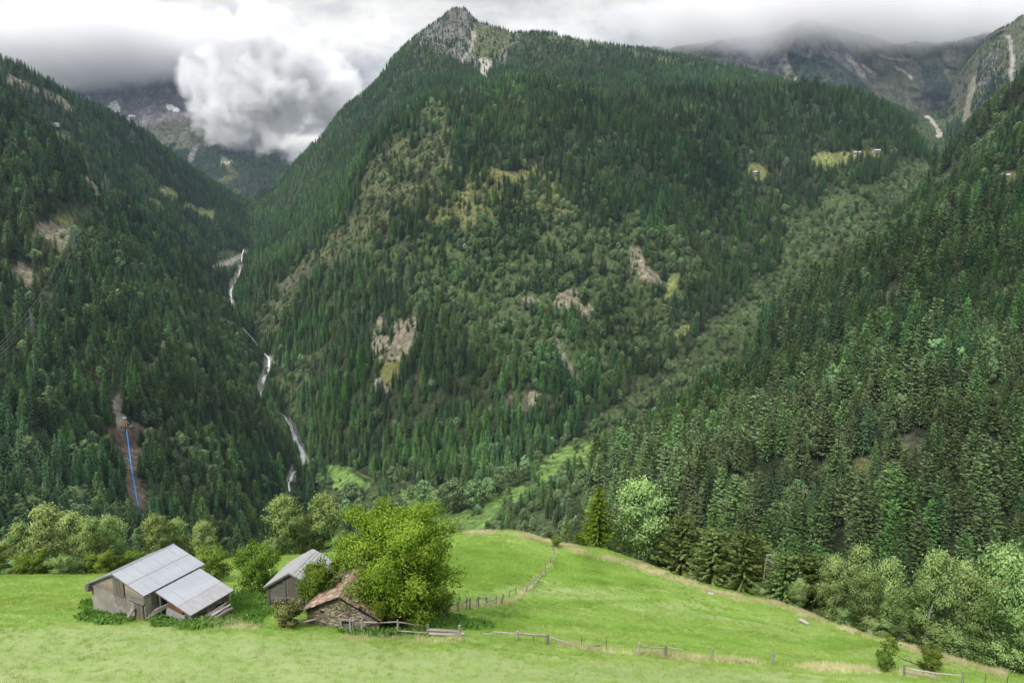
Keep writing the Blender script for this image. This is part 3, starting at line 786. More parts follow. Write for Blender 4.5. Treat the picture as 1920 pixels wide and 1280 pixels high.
def dry_mask(px, py):
    """strips of dry uncut grass: along the crest at the right, along the fence lines, below the huts"""
    w = 5 * fbm(px / 30, py / 12, 77, 3)
    m = np.zeros(np.shape(px))
    def strip(pts, hw, k=1.0):
        d = np.full(np.shape(px), 1e9)
        for (x0, y0), (x1, y1) in zip(pts[:-1], pts[1:]):
            dx, dy = x1 - x0, y1 - y0
            t = np.clip(((px - x0) * dx + (py - y0) * dy) / (dx * dx + dy * dy), 0, 1)
            d = np.minimum(d, np.hypot(px - x0 - t * dx, (py + w - y0 - t * dy)))
        np.maximum(m, k * np.clip(1.6 - d / hw, 0, 1), out=m)
    strip([(870, 1000), (950, 997), (1045, 1021), (1100, 1035), (1180, 1060), (1270, 1090), (1380, 1120), (1461, 1135), (1558, 1170), (1655, 1203), (1752, 1229), (1881, 1265)], 3.2)
    strip([(1080, 1032), (1200, 1062), (1300, 1096)], 5, .8)
    strip([(835, 1142), (960, 1128), (1000, 1100), (1030, 1060), (1042, 1030)], 2.2)
    strip([(1040, 1205), (1170, 1222), (1330, 1235), (1450, 1246), (1620, 1256), (1760, 1270)], 3.5)
    strip([(1500, 1250), (1620, 1256)], 5)
    strip([(180, 1155), (320, 1163), (480, 1175)], 3, .8)
    strip([(640, 1196), (860, 1200)], 4, .6)
    strip([(0, 1275), (60, 1262)], 10, .25)
    return m * np.clip(.85 + 1.5 * fbm(px / 38, py / 14, 123, 4), 0, 1)


def meadow_material():
    q = NT('mown_meadow')
    v = q.coord('Object')
    a = q.noise(0.10, 5, 0.55, v); b = q.noise(0.55, 6, 0.65, q.coord('Object', (1, .55, 1))); c_ = q.noise(3.5, 6, 0.7, v)
    c = q.mix(q.rng(a, 0.36, 0.62), (0.138, 0.258, 0.034), (0.215, 0.328, 0.070))
    c = q.mix(q.rng(b, 0.45, 0.72, 0, 0.75), c, (0.285, 0.365, 0.125))
    c = q.mix(q.rng(c_, 0.42, 0.7, 0, 0.5), c, (0.120, 0.23, 0.030))
    st = q.noise(1.0, 6, 0.62, q.coord('Object', (.10, .10, 2.6))); st2 = q.noise(1.0, 5, 0.65, q.coord('Object', (.35, .35, 9)))
    c = q.mix(q.rng(st, 0.48, 0.66, 0, .75), c, (0.33, 0.385, 0.14))
    c = q.mix(q.rng(st2, 0.54, 0.70, 0, .6), c, (0.095, 0.215, 0.026))
    c = q.mix(q.math('MULTIPLY', q.attr('mown'), q.rng(b, 0.25, 0.6, 0.35, 0.9)), c, (0.285, 0.345, 0.145))
    c = q.mix(q.math('MULTIPLY', q.attr('lush'), 0.75), c, (0.085, 0.235, 0.022))
    c = q.mix(q.math('MULTIPLY', q.attr('dry'), q.rng(c_, 0.2, 0.6, 0.6, 1)), c, (0.47, 0.42, 0.235))
    return q.bsdf(c, 1.0, spec=0.05, bump=c_, bstr=0.6, bdist=0.12, k=0.89)


def lush_mask(px, py):
    w = 12 * fbm(px / 40, py / 14, 31, 3)
    m = np.zeros(np.shape(px))
    for e in ((900, 1060, 120, 45), (1600, 1205, 140, 14), (1090, 1060, 70, 26), (470, 1140, 50, 30), (900, 1170, 90, 14), (1150, 1090, 90, 14)):
        u = ((px - e[0]) / e[2]) ** 2 + ((py + w - e[1]) / e[3]) ** 2
        m = np.maximum(m, np.clip(1.5 - u * 1.2, 0, 1))
    for pts, hgt, wd in TERRACES:
        p_ = np.array(pts, float)
        d_ = np.abs(py + w * .12 + 1 - np.interp(px, p_[:, 0], p_[:, 1], left=-99, right=-99))
        m = np.maximum(m, np.clip(1.5 - d_ / 2.2, 0, 1) * np.clip(.75 + .6 * fbm(px / 25, py / 9, 61, 3), 0, 1))
    return m


def mown_mask(px, py):
    w = 16 * fbm(px / 60, py / 18, 41, 4)
    line = np.interp(px, [0, 250, 480, 700, 870, 1000, 1300, 1500, 1800], [1168, 1160, 1184, 1198, 1205, 1225, 1240, 1255, 1290])
    m = np.clip((py + w - line) / 18, 0, 1)
    band2 = np.clip(1.3 - np.abs(py + w - np.interp(px, [880, 1100, 1400, 1700], [1120, 1108, 1165, 1240])) / 14, 0, 1) * np.clip((px - 880) / 80, 0, 1)
    return np.clip(np.maximum(m, band2 * .8), 0, 1)


ny, nx = mw.px.shape
ii = np.arange(ny * nx).reshape(ny, nx)
mq = np.stack([ii[:-1, :-1], ii[1:, :-1], ii[1:, 1:], ii[:-1, 1:]], -1).reshape(-1, 4)
mm = np_mesh('meadow', mw.W.reshape(-1, 3), mq, meadow_material(), smooth=True)
for nm, fn in (('dry', dry_mask), ('lush', lush_mask), ('mown', mown_mask)):
    mm.attributes.new(nm, 'FLOAT', 'POINT').data.foreach_set('value', fn(mw.px, mw.py).astype(np.float32).ravel())
meadow = link('meadow', mm); meadow['kind'] = 'structure'
MBVH = BVHTree.FromPolygons([tuple(v) for v in mw.W.reshape(-1, 3).tolist()], mq.tolist())


def hit(x, y, only=None):
    """the ground seen at (x, y): first sheet along the sight line"""
    dr = PV(x, y, 1.0).normalized()
    best = None
    for b in ([MBVH] + [s.bvh for s in S.values()] if only is None else only):
        h = b.ray_cast(Vector((0, 0, 0)), dr, 12000)
        if h[0] is not None and (best is None or h[3] < best[1]):
            best = (h[0], h[3])
    return best[0] if best else None


def drop(x, y, bvh=None):
    """ground height under a place of the meadow"""
    h = (bvh or MBVH).ray_cast(Vector((x, y, 500)), Vector((0, 0, -1)), 3000)
    return h[0].z if h[0] is not None else None


def mhit(x, y):
    return hit(x, y, [MBVH])


def stand(x, d, yref=None):
    """a spot of the meadow sheet (also past its crest) d metres off under picture column x"""
    y = yref if yref is not None else float(np.interp(x, cr[:, 0], cr[:, 1]))
    p = PV(x, y, d)
    z = drop(p.x, p.y)
    return Vector((p.x, p.y, z if z is not None else p.z))

# ------------------------------------------------------------------ tree shapes
def leaf_quads(C, A, L, Wd, roll, r, out):
    """leaf sprays: centres C, axis A (unit), length L, width Wd -> verts, quads"""
    n = len(C)
    ref = np.tile(np.array([0, 0, 1.0]), (n, 1))
    par = np.abs(A[:, 2]) > 0.95
    ref[par] = (1, 0, 0)
    U = np.cross(A, ref); U /= np.linalg.norm(U, axis=1)[:, None] + 1e-9
    N = np.cross(U, A)
    U2 = U * np.cos(roll)[:, None] + N * np.sin(roll)[:, None]
    N2 = np.cross(A, U2)
    L = L[:, None]; Wd = Wd[:, None]
    a = C - A * L * .5
    b = C + U2 * Wd * .5 + N2 * Wd * .12 * r.standard_normal((n, 1))
    c = C + A * L * .5
    d = C - U2 * Wd * .5 + N2 * Wd * .12 * r.standard_normal((n, 1))
    V = np.stack([a, b, c, d], 1)
    flip = (np.cross(V[:, 1] - V[:, 0], V[:, 3] - V[:, 0]) * out).sum(1) < 0
    V[flip] = V[flip][:, [0, 3, 2, 1]]
    out = unit(out + .22 * r.standard_normal((n, 3)))
    return V.reshape(-1, 3), np.arange(n * 4).reshape(n, 4), np.repeat(out, 4, axis=0)


def unit(v):
    return v / (np.linalg.norm(v, axis=1)[:, None] + 1e-9)


def conifer_crown(seed, H=24.0, R=0.15, base=0.06, whorls=26, nb=8, spray=1.0, droop=0.25, ragged=.3, power=.85, up=0.0, per=5):
    r = np.random.default_rng(seed)
    C, A, L, Wd, LV = [], [], [], [], []
    for k in range(whorls):
        t = base + (1 - base) * (k + r.uniform(-.3, .3)) / whorls
        t = min(max(t, base), .985)
        prof = (1 - t) ** power * min(1, .55 + (t - base) * 3.0)
        m = max(3, int(round(nb * (.45 + prof))))
        az0 = r.uniform(0, 6.28)
        for j in range(m):
            az = az0 + 6.283 * j / m + r.uniform(-.35, .35)
            ln = R * H * prof * r.uniform(1 - ragged, 1 + ragged * .6) + .25
            el0 = up * t - droop * (1 - t * .7) + r.uniform(-.12, .12)
            st = max(2, int(per * (.4 + prof)))
            tone = r.uniform(0, 1)
            for q in range(st):
                f = (q + r.uniform(.3, 1.0)) / st
                el = el0 + .35 * (f - .5) * (1 if up >= 0 else -1)
                rad = ln * f
                C.append((math.cos(az) * rad, math.sin(az) * rad, t * H + rad * math.tan(el) + r.uniform(-.2, .2)))
                aa = az + r.uniform(-.6, .6); ee = el - .15 + r.uniform(-.35, .25)
                A.append((math.cos(aa) * math.cos(ee), math.sin(aa) * math.cos(ee), math.sin(ee)))
                L.append(spray * r.uniform(.8, 1.4) * (1.0 + .35 * prof)); Wd.append(spray * r.uniform(.45, .85))
                LV.append(np.clip(.15 + .5 * f + .35 * (tone - .5) + r.uniform(-.2, .2), 0, 1))  # leaves darken toward the stem: crown shade put into their tone
    for q in range(5):
        C.append((0, 0, H * (.95 + .012 * q))); A.append((r.uniform(-.2, .2), r.uniform(-.2, .2), 1)); L.append(1.0); Wd.append(.35); LV.append(.7)
    C, A = np.array(C), unit(np.array(A))
    o = np.stack([C[:, 0], C[:, 1], 0 * C[:, 0]], 1); rad = np.linalg.norm(o, axis=1)[:, None]
    o = o / (rad + .5) + np.array((0, 0, .55))
    V, Q, N = leaf_quads(C, A, np.array(L), np.array(Wd), r.uniform(-1.0, 1.0, len(C)), r, o)
    return V, Q, np.repeat(LV, 4), N


def lobed_crown(seed, H=12.0, W=4.5, z0=.18, lobes=16, per=60, leaf=.7, shape=1.0, flat=.8, hang=0.0):
    r = np.random.default_rng(seed)
    C, A, LV, NO = [], [], [], []
    for k in range(lobes):
        t = (k + .5) / lobes
        z = z0 + (1 - z0) * (t * .92 + .03)
        prof = math.sin(math.pi * min(1, max(.02, (z - z0) / (1 - z0) * .90 + .10))) ** .6
        az = k * 2.4 + r.uniform(-.5, .5)
        rad = W * prof * r.uniform(.30, .68) * shape
        c0 = np.array((math.cos(az) * rad, math.sin(az) * rad, z * H))
        s = W * r.uniform(.30, .46) * (.6 + .4 * prof)
        n = int(per * r.uniform(.75, 1.25))
        d = unit(r.standard_normal((n, 3)))
        rr = s * (r.uniform(.25, 1, n) ** .45)
        p = c0 + d * rr[:, None] * np.array((1, 1, flat))
        p[:, 2] -= hang * r.uniform(0, 1, n) * s
        C.append(p); NO.append(d + .5 * unit(p - np.array((0, 0, H * .45))) + np.array((0, 0, .3)))
        a = unit(d * .6 + r.standard_normal((n, 3)) * .7 + np.array((0, 0, -hang)))
        A.append(a)
        LV.append(np.clip(.35 + .35 * d[:, 2] + .25 * (r.uniform() - .5) + r.uniform(-.2, .2, n), 0, 1))  # upper leaves of a lobe paler: light from above painted in
    C, A, LV = np.concatenate(C), np.concatenate(A), np.concatenate(LV)
    n = len(C)
    V, Q, N = leaf_quads(C, A, leaf * r.uniform(.7, 1.4, n), leaf * r.uniform(.5, .95, n), r.uniform(-1.5, 1.5, n), r, np.concatenate(NO))
    return V, Q, np.repeat(LV, 4), N


def trunk_mesh(name, H, r0, mat, top=.96, n=6, bend=.01, seed=0):
    b = MB(); r = random.Random(seed)
    pts = [(r.uniform(-bend, bend) * H * (i > 0), r.uniform(-bend, bend) * H * (i > 0), -1.2 * (i == 0) + H * top * i / 5) for i in range(6)]
    b.tube(pts, [r0 * (1 - i / 5.4) for i in range(6)], n)
    me = bpy.data.meshes.new(name); me.from_pydata(b.v, [], b.f); me.materials.append(mat); me.update()
    return me


KIND = {}                          # species -> list of (crown mesh, trunk mesh, joined mesh, native height)


def kind(sp, crowns, hs, tr, cm, tm):
    L = []
    for i, (V, Q, lv, nr) in enumerate(crowns):
        crown = np_mesh(sp + '_crown', V, Q, cm, lv, nrm=nr)
        tk = trunk_mesh(sp + '_trunk', hs[i], tr, tm, seed=i)
        tv = np.array([v.co for v in tk.vertices]); tq = np.array([list(p.vertices) for p in tk.polygons if len(p.vertices) == 4])
        J = np_mesh(sp + '_tree', np.concatenate([V, tv]), np.concatenate([Q, tq + len(V)]), [cm, tm], np.concatenate([lv, np.full(len(tv), .5)]),
                    np.concatenate([np.zeros(len(Q)), np.ones(len(tq))]), nrm=np.concatenate([nr, unit(tv * np.array((1, 1, 0)) + 1e-6)]))
        L.append((crown, tk, J, hs[i]))
    KIND[sp] = L


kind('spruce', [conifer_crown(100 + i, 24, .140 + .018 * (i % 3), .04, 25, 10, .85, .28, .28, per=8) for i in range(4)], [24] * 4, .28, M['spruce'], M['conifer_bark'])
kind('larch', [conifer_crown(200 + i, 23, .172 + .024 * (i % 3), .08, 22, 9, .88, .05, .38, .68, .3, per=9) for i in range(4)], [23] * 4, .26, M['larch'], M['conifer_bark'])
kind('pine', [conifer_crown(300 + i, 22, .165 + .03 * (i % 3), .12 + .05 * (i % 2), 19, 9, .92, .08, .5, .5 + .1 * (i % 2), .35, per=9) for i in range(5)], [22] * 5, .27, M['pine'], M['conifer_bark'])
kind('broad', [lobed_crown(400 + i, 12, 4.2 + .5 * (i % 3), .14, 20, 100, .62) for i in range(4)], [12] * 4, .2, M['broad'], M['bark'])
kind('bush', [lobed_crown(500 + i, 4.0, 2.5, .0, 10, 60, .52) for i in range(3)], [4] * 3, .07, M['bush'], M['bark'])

PLAIN = {'left_far': ((.72, .23, .0, .05), 9.2, 22), 'left_near': ((.48, .24, .13, .20), 8.0, 27), 'center_back': ((.20, .76, .0, .04), 9.4, 20),
         'center_front': ((.36, .50, .03, .11), 8.4, 26), 'right_slope': ((.24, .22, .40, .14), 9.3, 29), 'upper_gully': ((.7, .2, 0, .1), 8.8, 17), 'far_left': ((.8, .2, 0, 0), 15, 20), 'far_right': ((.8, .2, 0, 0), 15, 18)}
SPECIES = ['spruce', 'larch', 'pine', 'broad', 'bush']
MIX = {'bush': (.06, .05, .0, .14, .75), 'leafy': (.24, .10, .02, .58, .06), 'open': (.16, .22, .0, .22, .40), 'mixed': (.35, .35, .0, .15, .15), 'spruce': (.55, .4, 0, .05, 0), 'pine': (.2, .2, .4, .1, .1)}

TP, TH, TS, TT, TPX, TPY, TD, TWM = [], [], [], [], [], [], [], []
for sn, (mix, spc, hh) in PLAIN.items():
    s = S[sn]
    r = np.random.default_rng(abs(hash_ := sum(ord(c) * (i + 3) for i, c in enumerate(sn))))
    j0 = s.front - (8 if s.front else 0)
    W = s.W[j0:]; PX = s.px[j0:]; PY = s.py[j0:]
    e1 = W[:-1, 1:] - W[:-1, :-1]; e2 = W[1:, :-1] - W[:-1, :-1]
    area = np.abs(e1[..., 0] * e2[..., 1] - e1[..., 1] * e2[..., 0])
    cx, cy = PX[:-1, :-1], PY[:-1, :-1]
    inside = (cx > -120) & (cx < 2040) & (cy < 1290)
    lam = area / (spc * spc) * inside * 1.12
    cnt = r.poisson(lam)
    iy, ix = np.nonzero(cnt)
    rep = cnt[iy, ix]
    iy, ix = np.repeat(iy, rep), np.repeat(ix, rep)
    u, v = r.uniform(0, 1, len(iy)), r.uniform(0, 1, len(iy))
    def bil(G):
        a, b, c, d = G[iy, ix], G[iy, ix + 1], G[iy + 1, ix], G[iy + 1, ix + 1]
        if G.ndim == 3:
            uu, vv = u[:, None], v[:, None]
        else:
            uu, vv = u, v
        return (a * (1 - uu) + b * uu) * (1 - vv) + (c * (1 - uu) + d * uu) * vv
    w = bil(W)
    px, py, d = proj(w)
    n = len(w)
    dens = np.ones(n) * (.03 if sn.startswith('far') else 1); dens *= (.95 + 1.1 * fbm(w[:, 0] / 32, w[:, 1] / 32, 3, 4)).clip(.25, 1.5)
    code = np.full(n, '', dtype=object)
    for m, (g, dn, sp) in cover_masks(sn, px, py):
        dens[m] = dn if not sn.startswith('far') else (1.0 if g == 'blue' else .12 if g in ('brown', 'heath') else .02); code[m] = sp
    # stands of one kind
    stand_n = fbm(w[:, 0] / 90, w[:, 1] / 90, 19, 4)
    pr = np.zeros((n, 5)); pr[:, :4] = mix
    k = np.exp(2.2 * stand_n)[:, None]
    pr[:, 0:1] *= k; pr[:, 1:3] /= k
    if sn == 'right_slope':
        wl = np.clip((1500 - px) / 350, 0, 1) * np.clip((py - 640) / 120, 0, 1)
        pr[:, 1] *= 1 + 2.5 * wl; pr[:, 0] *= 1 - .7 * wl; pr[:, 2] *= 1 + np.clip((px - 1650) / 200, 0, 1) * np.clip((py - 650) / 120, 0, 1) * 1.5
    for c_, mx in MIX.items():
        q = code == c_
        if q.any(): pr[q] = np.array(mx)[None] * np.where(np.arange(5) == 0, np.exp(1.2 * stand_n[q])[:, None], 1)
    pr /= pr.sum(1)[:, None]
    spi = (r.uniform(0, 1, n)[:, None] > np.cumsum(pr, 1)).sum(1).clip(0, 4)
    dens = np.where((spi == 4) & (dens > .2), dens * 1.6, dens)
    keep = r.uniform(0, 1, n) < dens
    h = hh * r.lognormal(0, .30, n).clip(.45, 1.55) * (0.9 + .25 * fbm(w[:, 0] / 60, w[:, 1] / 60, 29, 3))
    h = np.where(spi == 3, h * .55, h); h = np.where(spi == 4, r.uniform(2.2, 5.5, n), h)
    low = (code == 'mixed') & (dens < .6); h = np.where(low & (spi < 3), h * r.uniform(.35, .9, n), h)
    low = (code == 'bush'); h = np.where(low & (spi < 3), h * r.uniform(.4, .85, n), h)
    if sn in ('center_back', 'upper_gully'):
        h *= np.interp(py, [20, 150], [.5, 1.0])
    tint = .42 * fbm(w[:, 0] / 70, w[:, 1] / 70, 43, 4) + .40 * fbm(w[:, 0] / 190, w[:, 1] / 190, 47, 3)
    if sn == 'right_slope': h = np.where((px < 1100) & (py > 880), h * .6, h)
    if sn == 'right_slope': tint = tint + .05
    if sn == 'center_back': tint = tint + .16
    warm = {'right_slope': .16, 'left_near': .15, 'center_front': .10}.get(sn, 0.0) + .45 * fbm(w[:, 0] / 110, w[:, 1] / 110, 71, 3)
    TWM.append(warm[keep])
    TP.append(w[keep]); TH.append(h[keep]); TS.append(spi[keep]); TT.append(tint[keep]); TPX.append(px[keep]); TPY.append(py[keep]); TD.append(d[keep])
TP, TH, TS, TT, TPX, TPY, TD, TWM = [np.concatenate(a) for a in (TP, TH, TS, TT, TPX, TPY, TD, TWM)]
NT_ = len(TP)
TV = rng.integers(0, 1000, NT_); TR = rng.uniform(0, 6.283, NT_); TWD = rng.uniform(.75, 1.35, NT_)
TOPY = TPY - TH * F / TD * .98

# which trees show largest: paint them from near to far on a coarse picture and count what stays uncovered
KX = 0.6
bw, bh = int(1920 * KX), int(1280 * KX)
buf = np.zeros((bh, bw), bool)
gx = np.arange(bw) / KX
cl = np.interp(gx, cr[:, 0], cr[:, 1])
buf[(np.arange(bh)[:, None] / KX) > cl[None]] = True
# what the trees round the meadow hide
EDGE_HIDE = [(20, 965, 420, 1090), (495, 930, 650, 1050), (640, 945, 865, 1160), (1085, 925, 1160, 1030), (1160, 925, 1250, 1060), (1250, 950, 1450, 1110), (1440, 1010, 1560, 1160), (1550, 1040, 1760, 1230), (1760, 1040, 1920, 1280)]
for x0, y0, x1, y1 in EDGE_HIDE:
    buf[int(y0 * KX):int(y1 * KX), int(x0 * KX):int(x1 * KX)] = True
VIS = np.zeros(NT_)
SPW = np.array([.15, .17, .18, .38, .65])
cand = np.nonzero((TH * F / TD > 9) & (TPX > -30) & (TPX < 1950) & (TOPY < 1270))[0]
# hidden by ground?
def ground_clear(i):
    p = Vector(TP[i]) + Vector((0, 0, TH[i] * .8))
    L = p.length; dr = p / L
    for s in S.values():
        h_ = s.bvh.ray_cast(Vector((0, 0, 0)), dr, L - 25)
        if h_[0] is not None: return False
    return True
big = cand[np.argsort(-(TH * F / TD)[cand])][:9000]
clear = {int(i): ground_clear(int(i)) for i in big}
for i in cand[np.argsort(TD[cand])]:
    if clear.get(int(i), None) is False: continue
    hp = TH[i] * F / TD[i]; hw = hp * SPW[TS[i]]
    y0, y1 = (TPY[i] - hp) * KX, TPY[i] * KX
    a, b = int(max(0, y0)), int(min(bh, y1 + 1))
    c0, c1 = int(max(0, (TPX[i] - hw) * KX)), int(min(bw, (TPX[i] + hw) * KX + 1))
    if b <= a or c1 <= c0: continue
    yy = np.arange(a, b)[:, None]; xx = np.arange(c0, c1)[None] - TPX[i] * KX
    t = np.clip((yy - y0) / max(1, y1 - y0), 0, 1)
    if TS[i] >= 3: half = hw * KX * np.sqrt(np.clip(1 - (2 * t - 1) ** 2, 0, 1))
    else: half = hw * KX * np.minimum(1, t * 1.2 + .05)
    mk = np.abs(xx) <= half
    sub = buf[a:b, c0:c1]
    VIS[i] = (mk & ~sub).sum()
    sub |= mk
IND = np.zeros(NT_, bool)
NIND = [300, 300, 300, 300, 140]
for k in range(5):
    q = np.nonzero((TS == k) & (VIS > 0) & np.array([clear.get(int(i), False) for i in range(NT_)]))[0]
    q = q[np.argsort(-VIS[q])][:NIND[k]]
    IND[q] = True
print('TREES', NT_, 'individual', IND.sum(), [int((TS == k).sum()) for k in range(5)])

# ------------------------------------------------------------------ scatter by geometry nodes (forest masses, grass)
def scatter(name, pts, scl, rot, idx, tint, meshes, label=None, warm=None):
    pc = bpy.data.collections.new(name + '_kinds')
    for i, me in enumerate(meshes):
        o = bpy.data.objects.new('%s_kind_%02d' % (name, i), me); pc.objects.link(o)
    me = bpy.data.meshes.new(name)
    n = len(pts)
    me.vertices.add(n); me.vertices.foreach_set('co', np.asarray(pts, np.float32).ravel())
    def at(nm, ty, arr, key='value'):
        me.attributes.new(nm, ty, 'POINT').data.foreach_set(key, arr)
    at('scl', 'FLOAT_VECTOR', np.asarray(scl, np.float32).ravel(), 'vector')
    at('rot', 'FLOAT_VECTOR', np.asarray(rot, np.float32).ravel(), 'vector')
    at('idx', 'INT', np.asarray(idx, np.int32)); at('tint', 'FLOAT', np.asarray(tint, np.float32))
    if warm is not None: at('warm', 'FLOAT', np.asarray(warm, np.float32))
    o = link(name, me)
    g = bpy.data.node_groups.new(name + '_scatter', 'GeometryNodeTree')
    g.interface.new_socket('Geometry', in_out='INPUT', socket_type='NodeSocketGeometry')
    g.interface.new_socket('Geometry', in_out='OUTPUT', socket_type='NodeSocketGeometry')
    N = g.nodes; gi = N.new('NodeGroupInput'); go = N.new('NodeGroupOutput')
    iop = N.new('GeometryNodeInstanceOnPoints'); ci = N.new('GeometryNodeCollectionInfo')
    ci.inputs['Collection'].default_value = pc; ci.inputs['Separate Children'].default_value = True; ci.inputs['Reset Children'].default_value = True
    def na(nm, ty):
        q = N.new('GeometryNodeInputNamedAttribute'); q.data_type = ty; q.inputs[0].default_value = nm; return q.outputs[0]
    L = g.links
    L.new(gi.outputs[0], iop.inputs['Points']); L.new(ci.outputs[0], iop.inputs['Instance'])
    iop.inputs['Pick Instance'].default_value = True
    L.new(na('idx', 'INT'), iop.inputs['Instance Index']); L.new(na('rot', 'FLOAT_VECTOR'), iop.inputs['Rotation']); L.new(na('scl', 'FLOAT_VECTOR'), iop.inputs['Scale'])
    L.new(iop.outputs[0], go.inputs[0])
    md = o.modifiers.new('scatter', 'NODES'); md.node_group = g
    tag(o, label, None, None, 'stuff')
    return o


STUFF = {0: ('spruce_forest', 'dark spruce forest covering the valley slopes', 'forest'), 1: ('larch_forest', 'lighter green larch forest on the mountain slopes', 'forest'),
         2: ('pine_forest', 'olive pine forest on the slopes', 'forest'), 3: ('broadleaf_woods', 'grey-green broadleaf woods among the conifers of the slopes', 'woods'),
         4: ('shrub_thicket', 'low pale green shrub thicket in the gullies and clearings', 'shrubs')}
LABEL = {0: ('spruce_tree', 'dark green spruce standing in the mixed forest of the valley slopes', 'tree', 'spruces of the valley forest'),
         1: ('larch_tree', 'light green feathery larch standing in the mixed forest of the valley slopes', 'tree', 'larches of the valley forest'),
         2: ('pine_tree', 'olive green ragged pine standing in the mixed forest of the valley slopes', 'tree', 'pines of the valley forest'),
         3: ('broadleaf_tree', 'rounded grey-green broadleaf tree standing in the valley woods', 'tree', 'broadleaf trees of the valley woods'),
         4: ('shrub', 'low pale green shrub in a clearing or gully of the slopes', 'shrub', 'shrubs of the clearings and gullies')}
for k, sp in enumerate(SPECIES):
    kd = KIND[sp]
    q = np.nonzero((TS == k) & ~IND)[0]
    sc = TH[q] / np.array([kd[0][3]] * len(q)); wd = sc * TWD[q]
    so = scatter(STUFF[k][0], TP[q], np.stack([wd, wd, sc], 1), np.stack([0 * q, 0 * q, TR[q]], 1), TV[q] % len(kd), TT[q], [a[2] for a in kd], STUFF[k][1], TWM[q])
    so['category'] = STUFF[k][2]
    for i in np.nonzero((TS == k) & IND)[0]:
        crown, tk, J, h0 = kd[TV[i] % len(kd)]
        nm, lb, ct, gp = LABEL[k]
        if k == 4:
            o = link(nm, J); tag(o, lb, ct, gp); o['tint'] = float(TT[i]); o['warm'] = float(TWM[i])
        else:
            o = thing(nm, lb, ct, group=gp)
            c = link('crown', crown, o); t = link('trunk', tk, o); c['tint'] = float(TT[i]); c['warm'] = float(TWM[i])
        o.location = TP[i]; o.rotation_euler = (0, 0, TR[i])
        z = TH[i] / h0; o.scale = (z * TWD[i], z * TWD[i], z)

# ------------------------------------------------------------------ the farm buildings on the meadow
def boards(mb, poly_fn, u0, u1, z0, z1, v, thick, step, seed, mat=0, gap=.012, vertical=False):
    """planks laid over a wall plane v = const, cut to the outline poly_fn(u) -> highest z"""
    r = random.Random(seed)
    z = z0
    if not vertical:
        while z < z1:
            h = min(step * r.uniform(.85, 1.15), z1 - z)
            us = [u0 + (u1 - u0) * i / 60 for i in range(61)]
            ok = [u for u in us if poly_fn(u) > z + h * .5]
            if len(ok) > 2:
                a, b = ok[0], ok[-1]
                # sloping ends
                a2 = next((u for u in us if poly_fn(u) > z + h), a); b2 = next((u for u in us[::-1] if poly_fn(u) > z + h), b)
                t = thick * r.uniform(.7, 1.3); hh = h - gap
                mb.prism([(a, v, z), (b, v, z), (b2, v, z + hh), (a2, v, z + hh)], (0, -t, 0), mat, r.random())
            z += h
    else:
        u = u0
        while u < u1 - .01:
            w = min(step * r.uniform(.8, 1.2), u1 - u)
            t = thick * r.uniform(.7, 1.3)
            za, zb = min(z1, poly_fn(u)), min(z1, poly_fn(u + w))
            mb.prism([(u, v, z0), (u + w - gap, v, z0), (u + w - gap, v, zb), (u, v, za)], (0, -t, 0), mat, r.random())
            u += w


def root_at(name, label, cat, ridge, zb, yaw):
    o = thing(name, label, cat, (ridge[0], ridge[1], zb), yaw)
    return o


# --- barn with the tin roof
A = PV(209, 1076, 64.0)
ZB = -34.9
YAW = math.atan2(-.436, .905)
barn = root_at('barn', 'plastered barn with weathered timber gable and large pale tin roof', 'barn', A, ZB, YAW)
RZ = A.z - ZB                                     # ridge height
EL_, ER_ = -3.75, 3.9
ZL, ZR = RZ - 1.82, RZ - 1.16
LEN = 6.45
def roofline(u):
    return RZ + (ZL - RZ) * (u / EL_) if u < 0 else RZ + (ZR - RZ) * (u / ER_)
w = MB(); uw0, uw1 = -3.4, 3.5
prof = [(uw0, -1.6), (uw1, -1.6), (uw1, roofline(uw1) - .09), (0, RZ - .09), (uw0, roofline(uw0) - .09)]
w.prism([(u, .30, z) for u, z in prof][::-1], (0, LEN - .6, 0))
w.build('wall', M['plaster'], barn)
g = MB(); boards(g, lambda u: roofline(u) - .10, uw0 - .02, uw1 + .02, RZ - 2.02, RZ - .12, .297, .045, .19, 3)
g.build('gable_cladding', M['gable_wood'], barn)
g = MB()
boards(g, lambda u: roofline(uw1) - .1, 0, LEN - .6, RZ - 2.6, roofline(uw1) - .1, 0, .04, .22, 5, vertical=True)
for i, p in enumerate(g.v): g.v[i] = (uw1 - p[1] + .003, p[0] + .30, p[2])
g.build('side_cladding', M['gable_wood'], barn)
# roof: two sheets with a seam line, folded verge edges
rf = MB()
for (e, ze) in ((EL_, ZL), (ER_, ZR)):
    m1 = .5
    rf.prism([(0, 0, RZ), (e, 0, ze), (e, LEN, ze), (0, LEN, RZ)], (0, 0, .06), 0, .2)
    rf.prism([(e * m1, -.004, RZ + (ze - RZ) * m1 + .062), (e * (m1 + .006), -.004, RZ + (ze - RZ) * (m1 + .006) + .062), (e * (m1 + .006), LEN + .004, RZ + (ze - RZ) * (m1 + .006) + .062), (e * m1, LEN + .004, RZ + (ze - RZ) * m1 + .062)], (0, 0, .03), 1)
for i in range(1, 7):
    v_ = LEN * i / 7
    for (e, ze) in ((EL_, ZL), (ER_, ZR)):
        rf.prism([(.02 * (1 if e > 0 else -1), v_, RZ + .058), (e, v_, ze + .058), (e, v_ + .035, ze + .058), (.02 * (1 if e > 0 else -1), v_ + .035, RZ + .058)], (0, 0, .018), 0, .1)
roof = rf.build('roof', [M['tin'], M['seam']], barn)
b = MB(); b.tube([(0, -.02, RZ + .055), (0, LEN + .02, RZ + .055)], [.07, .07], 8); b.build('ridge_cap', M['tin'], roof)
b = MB()
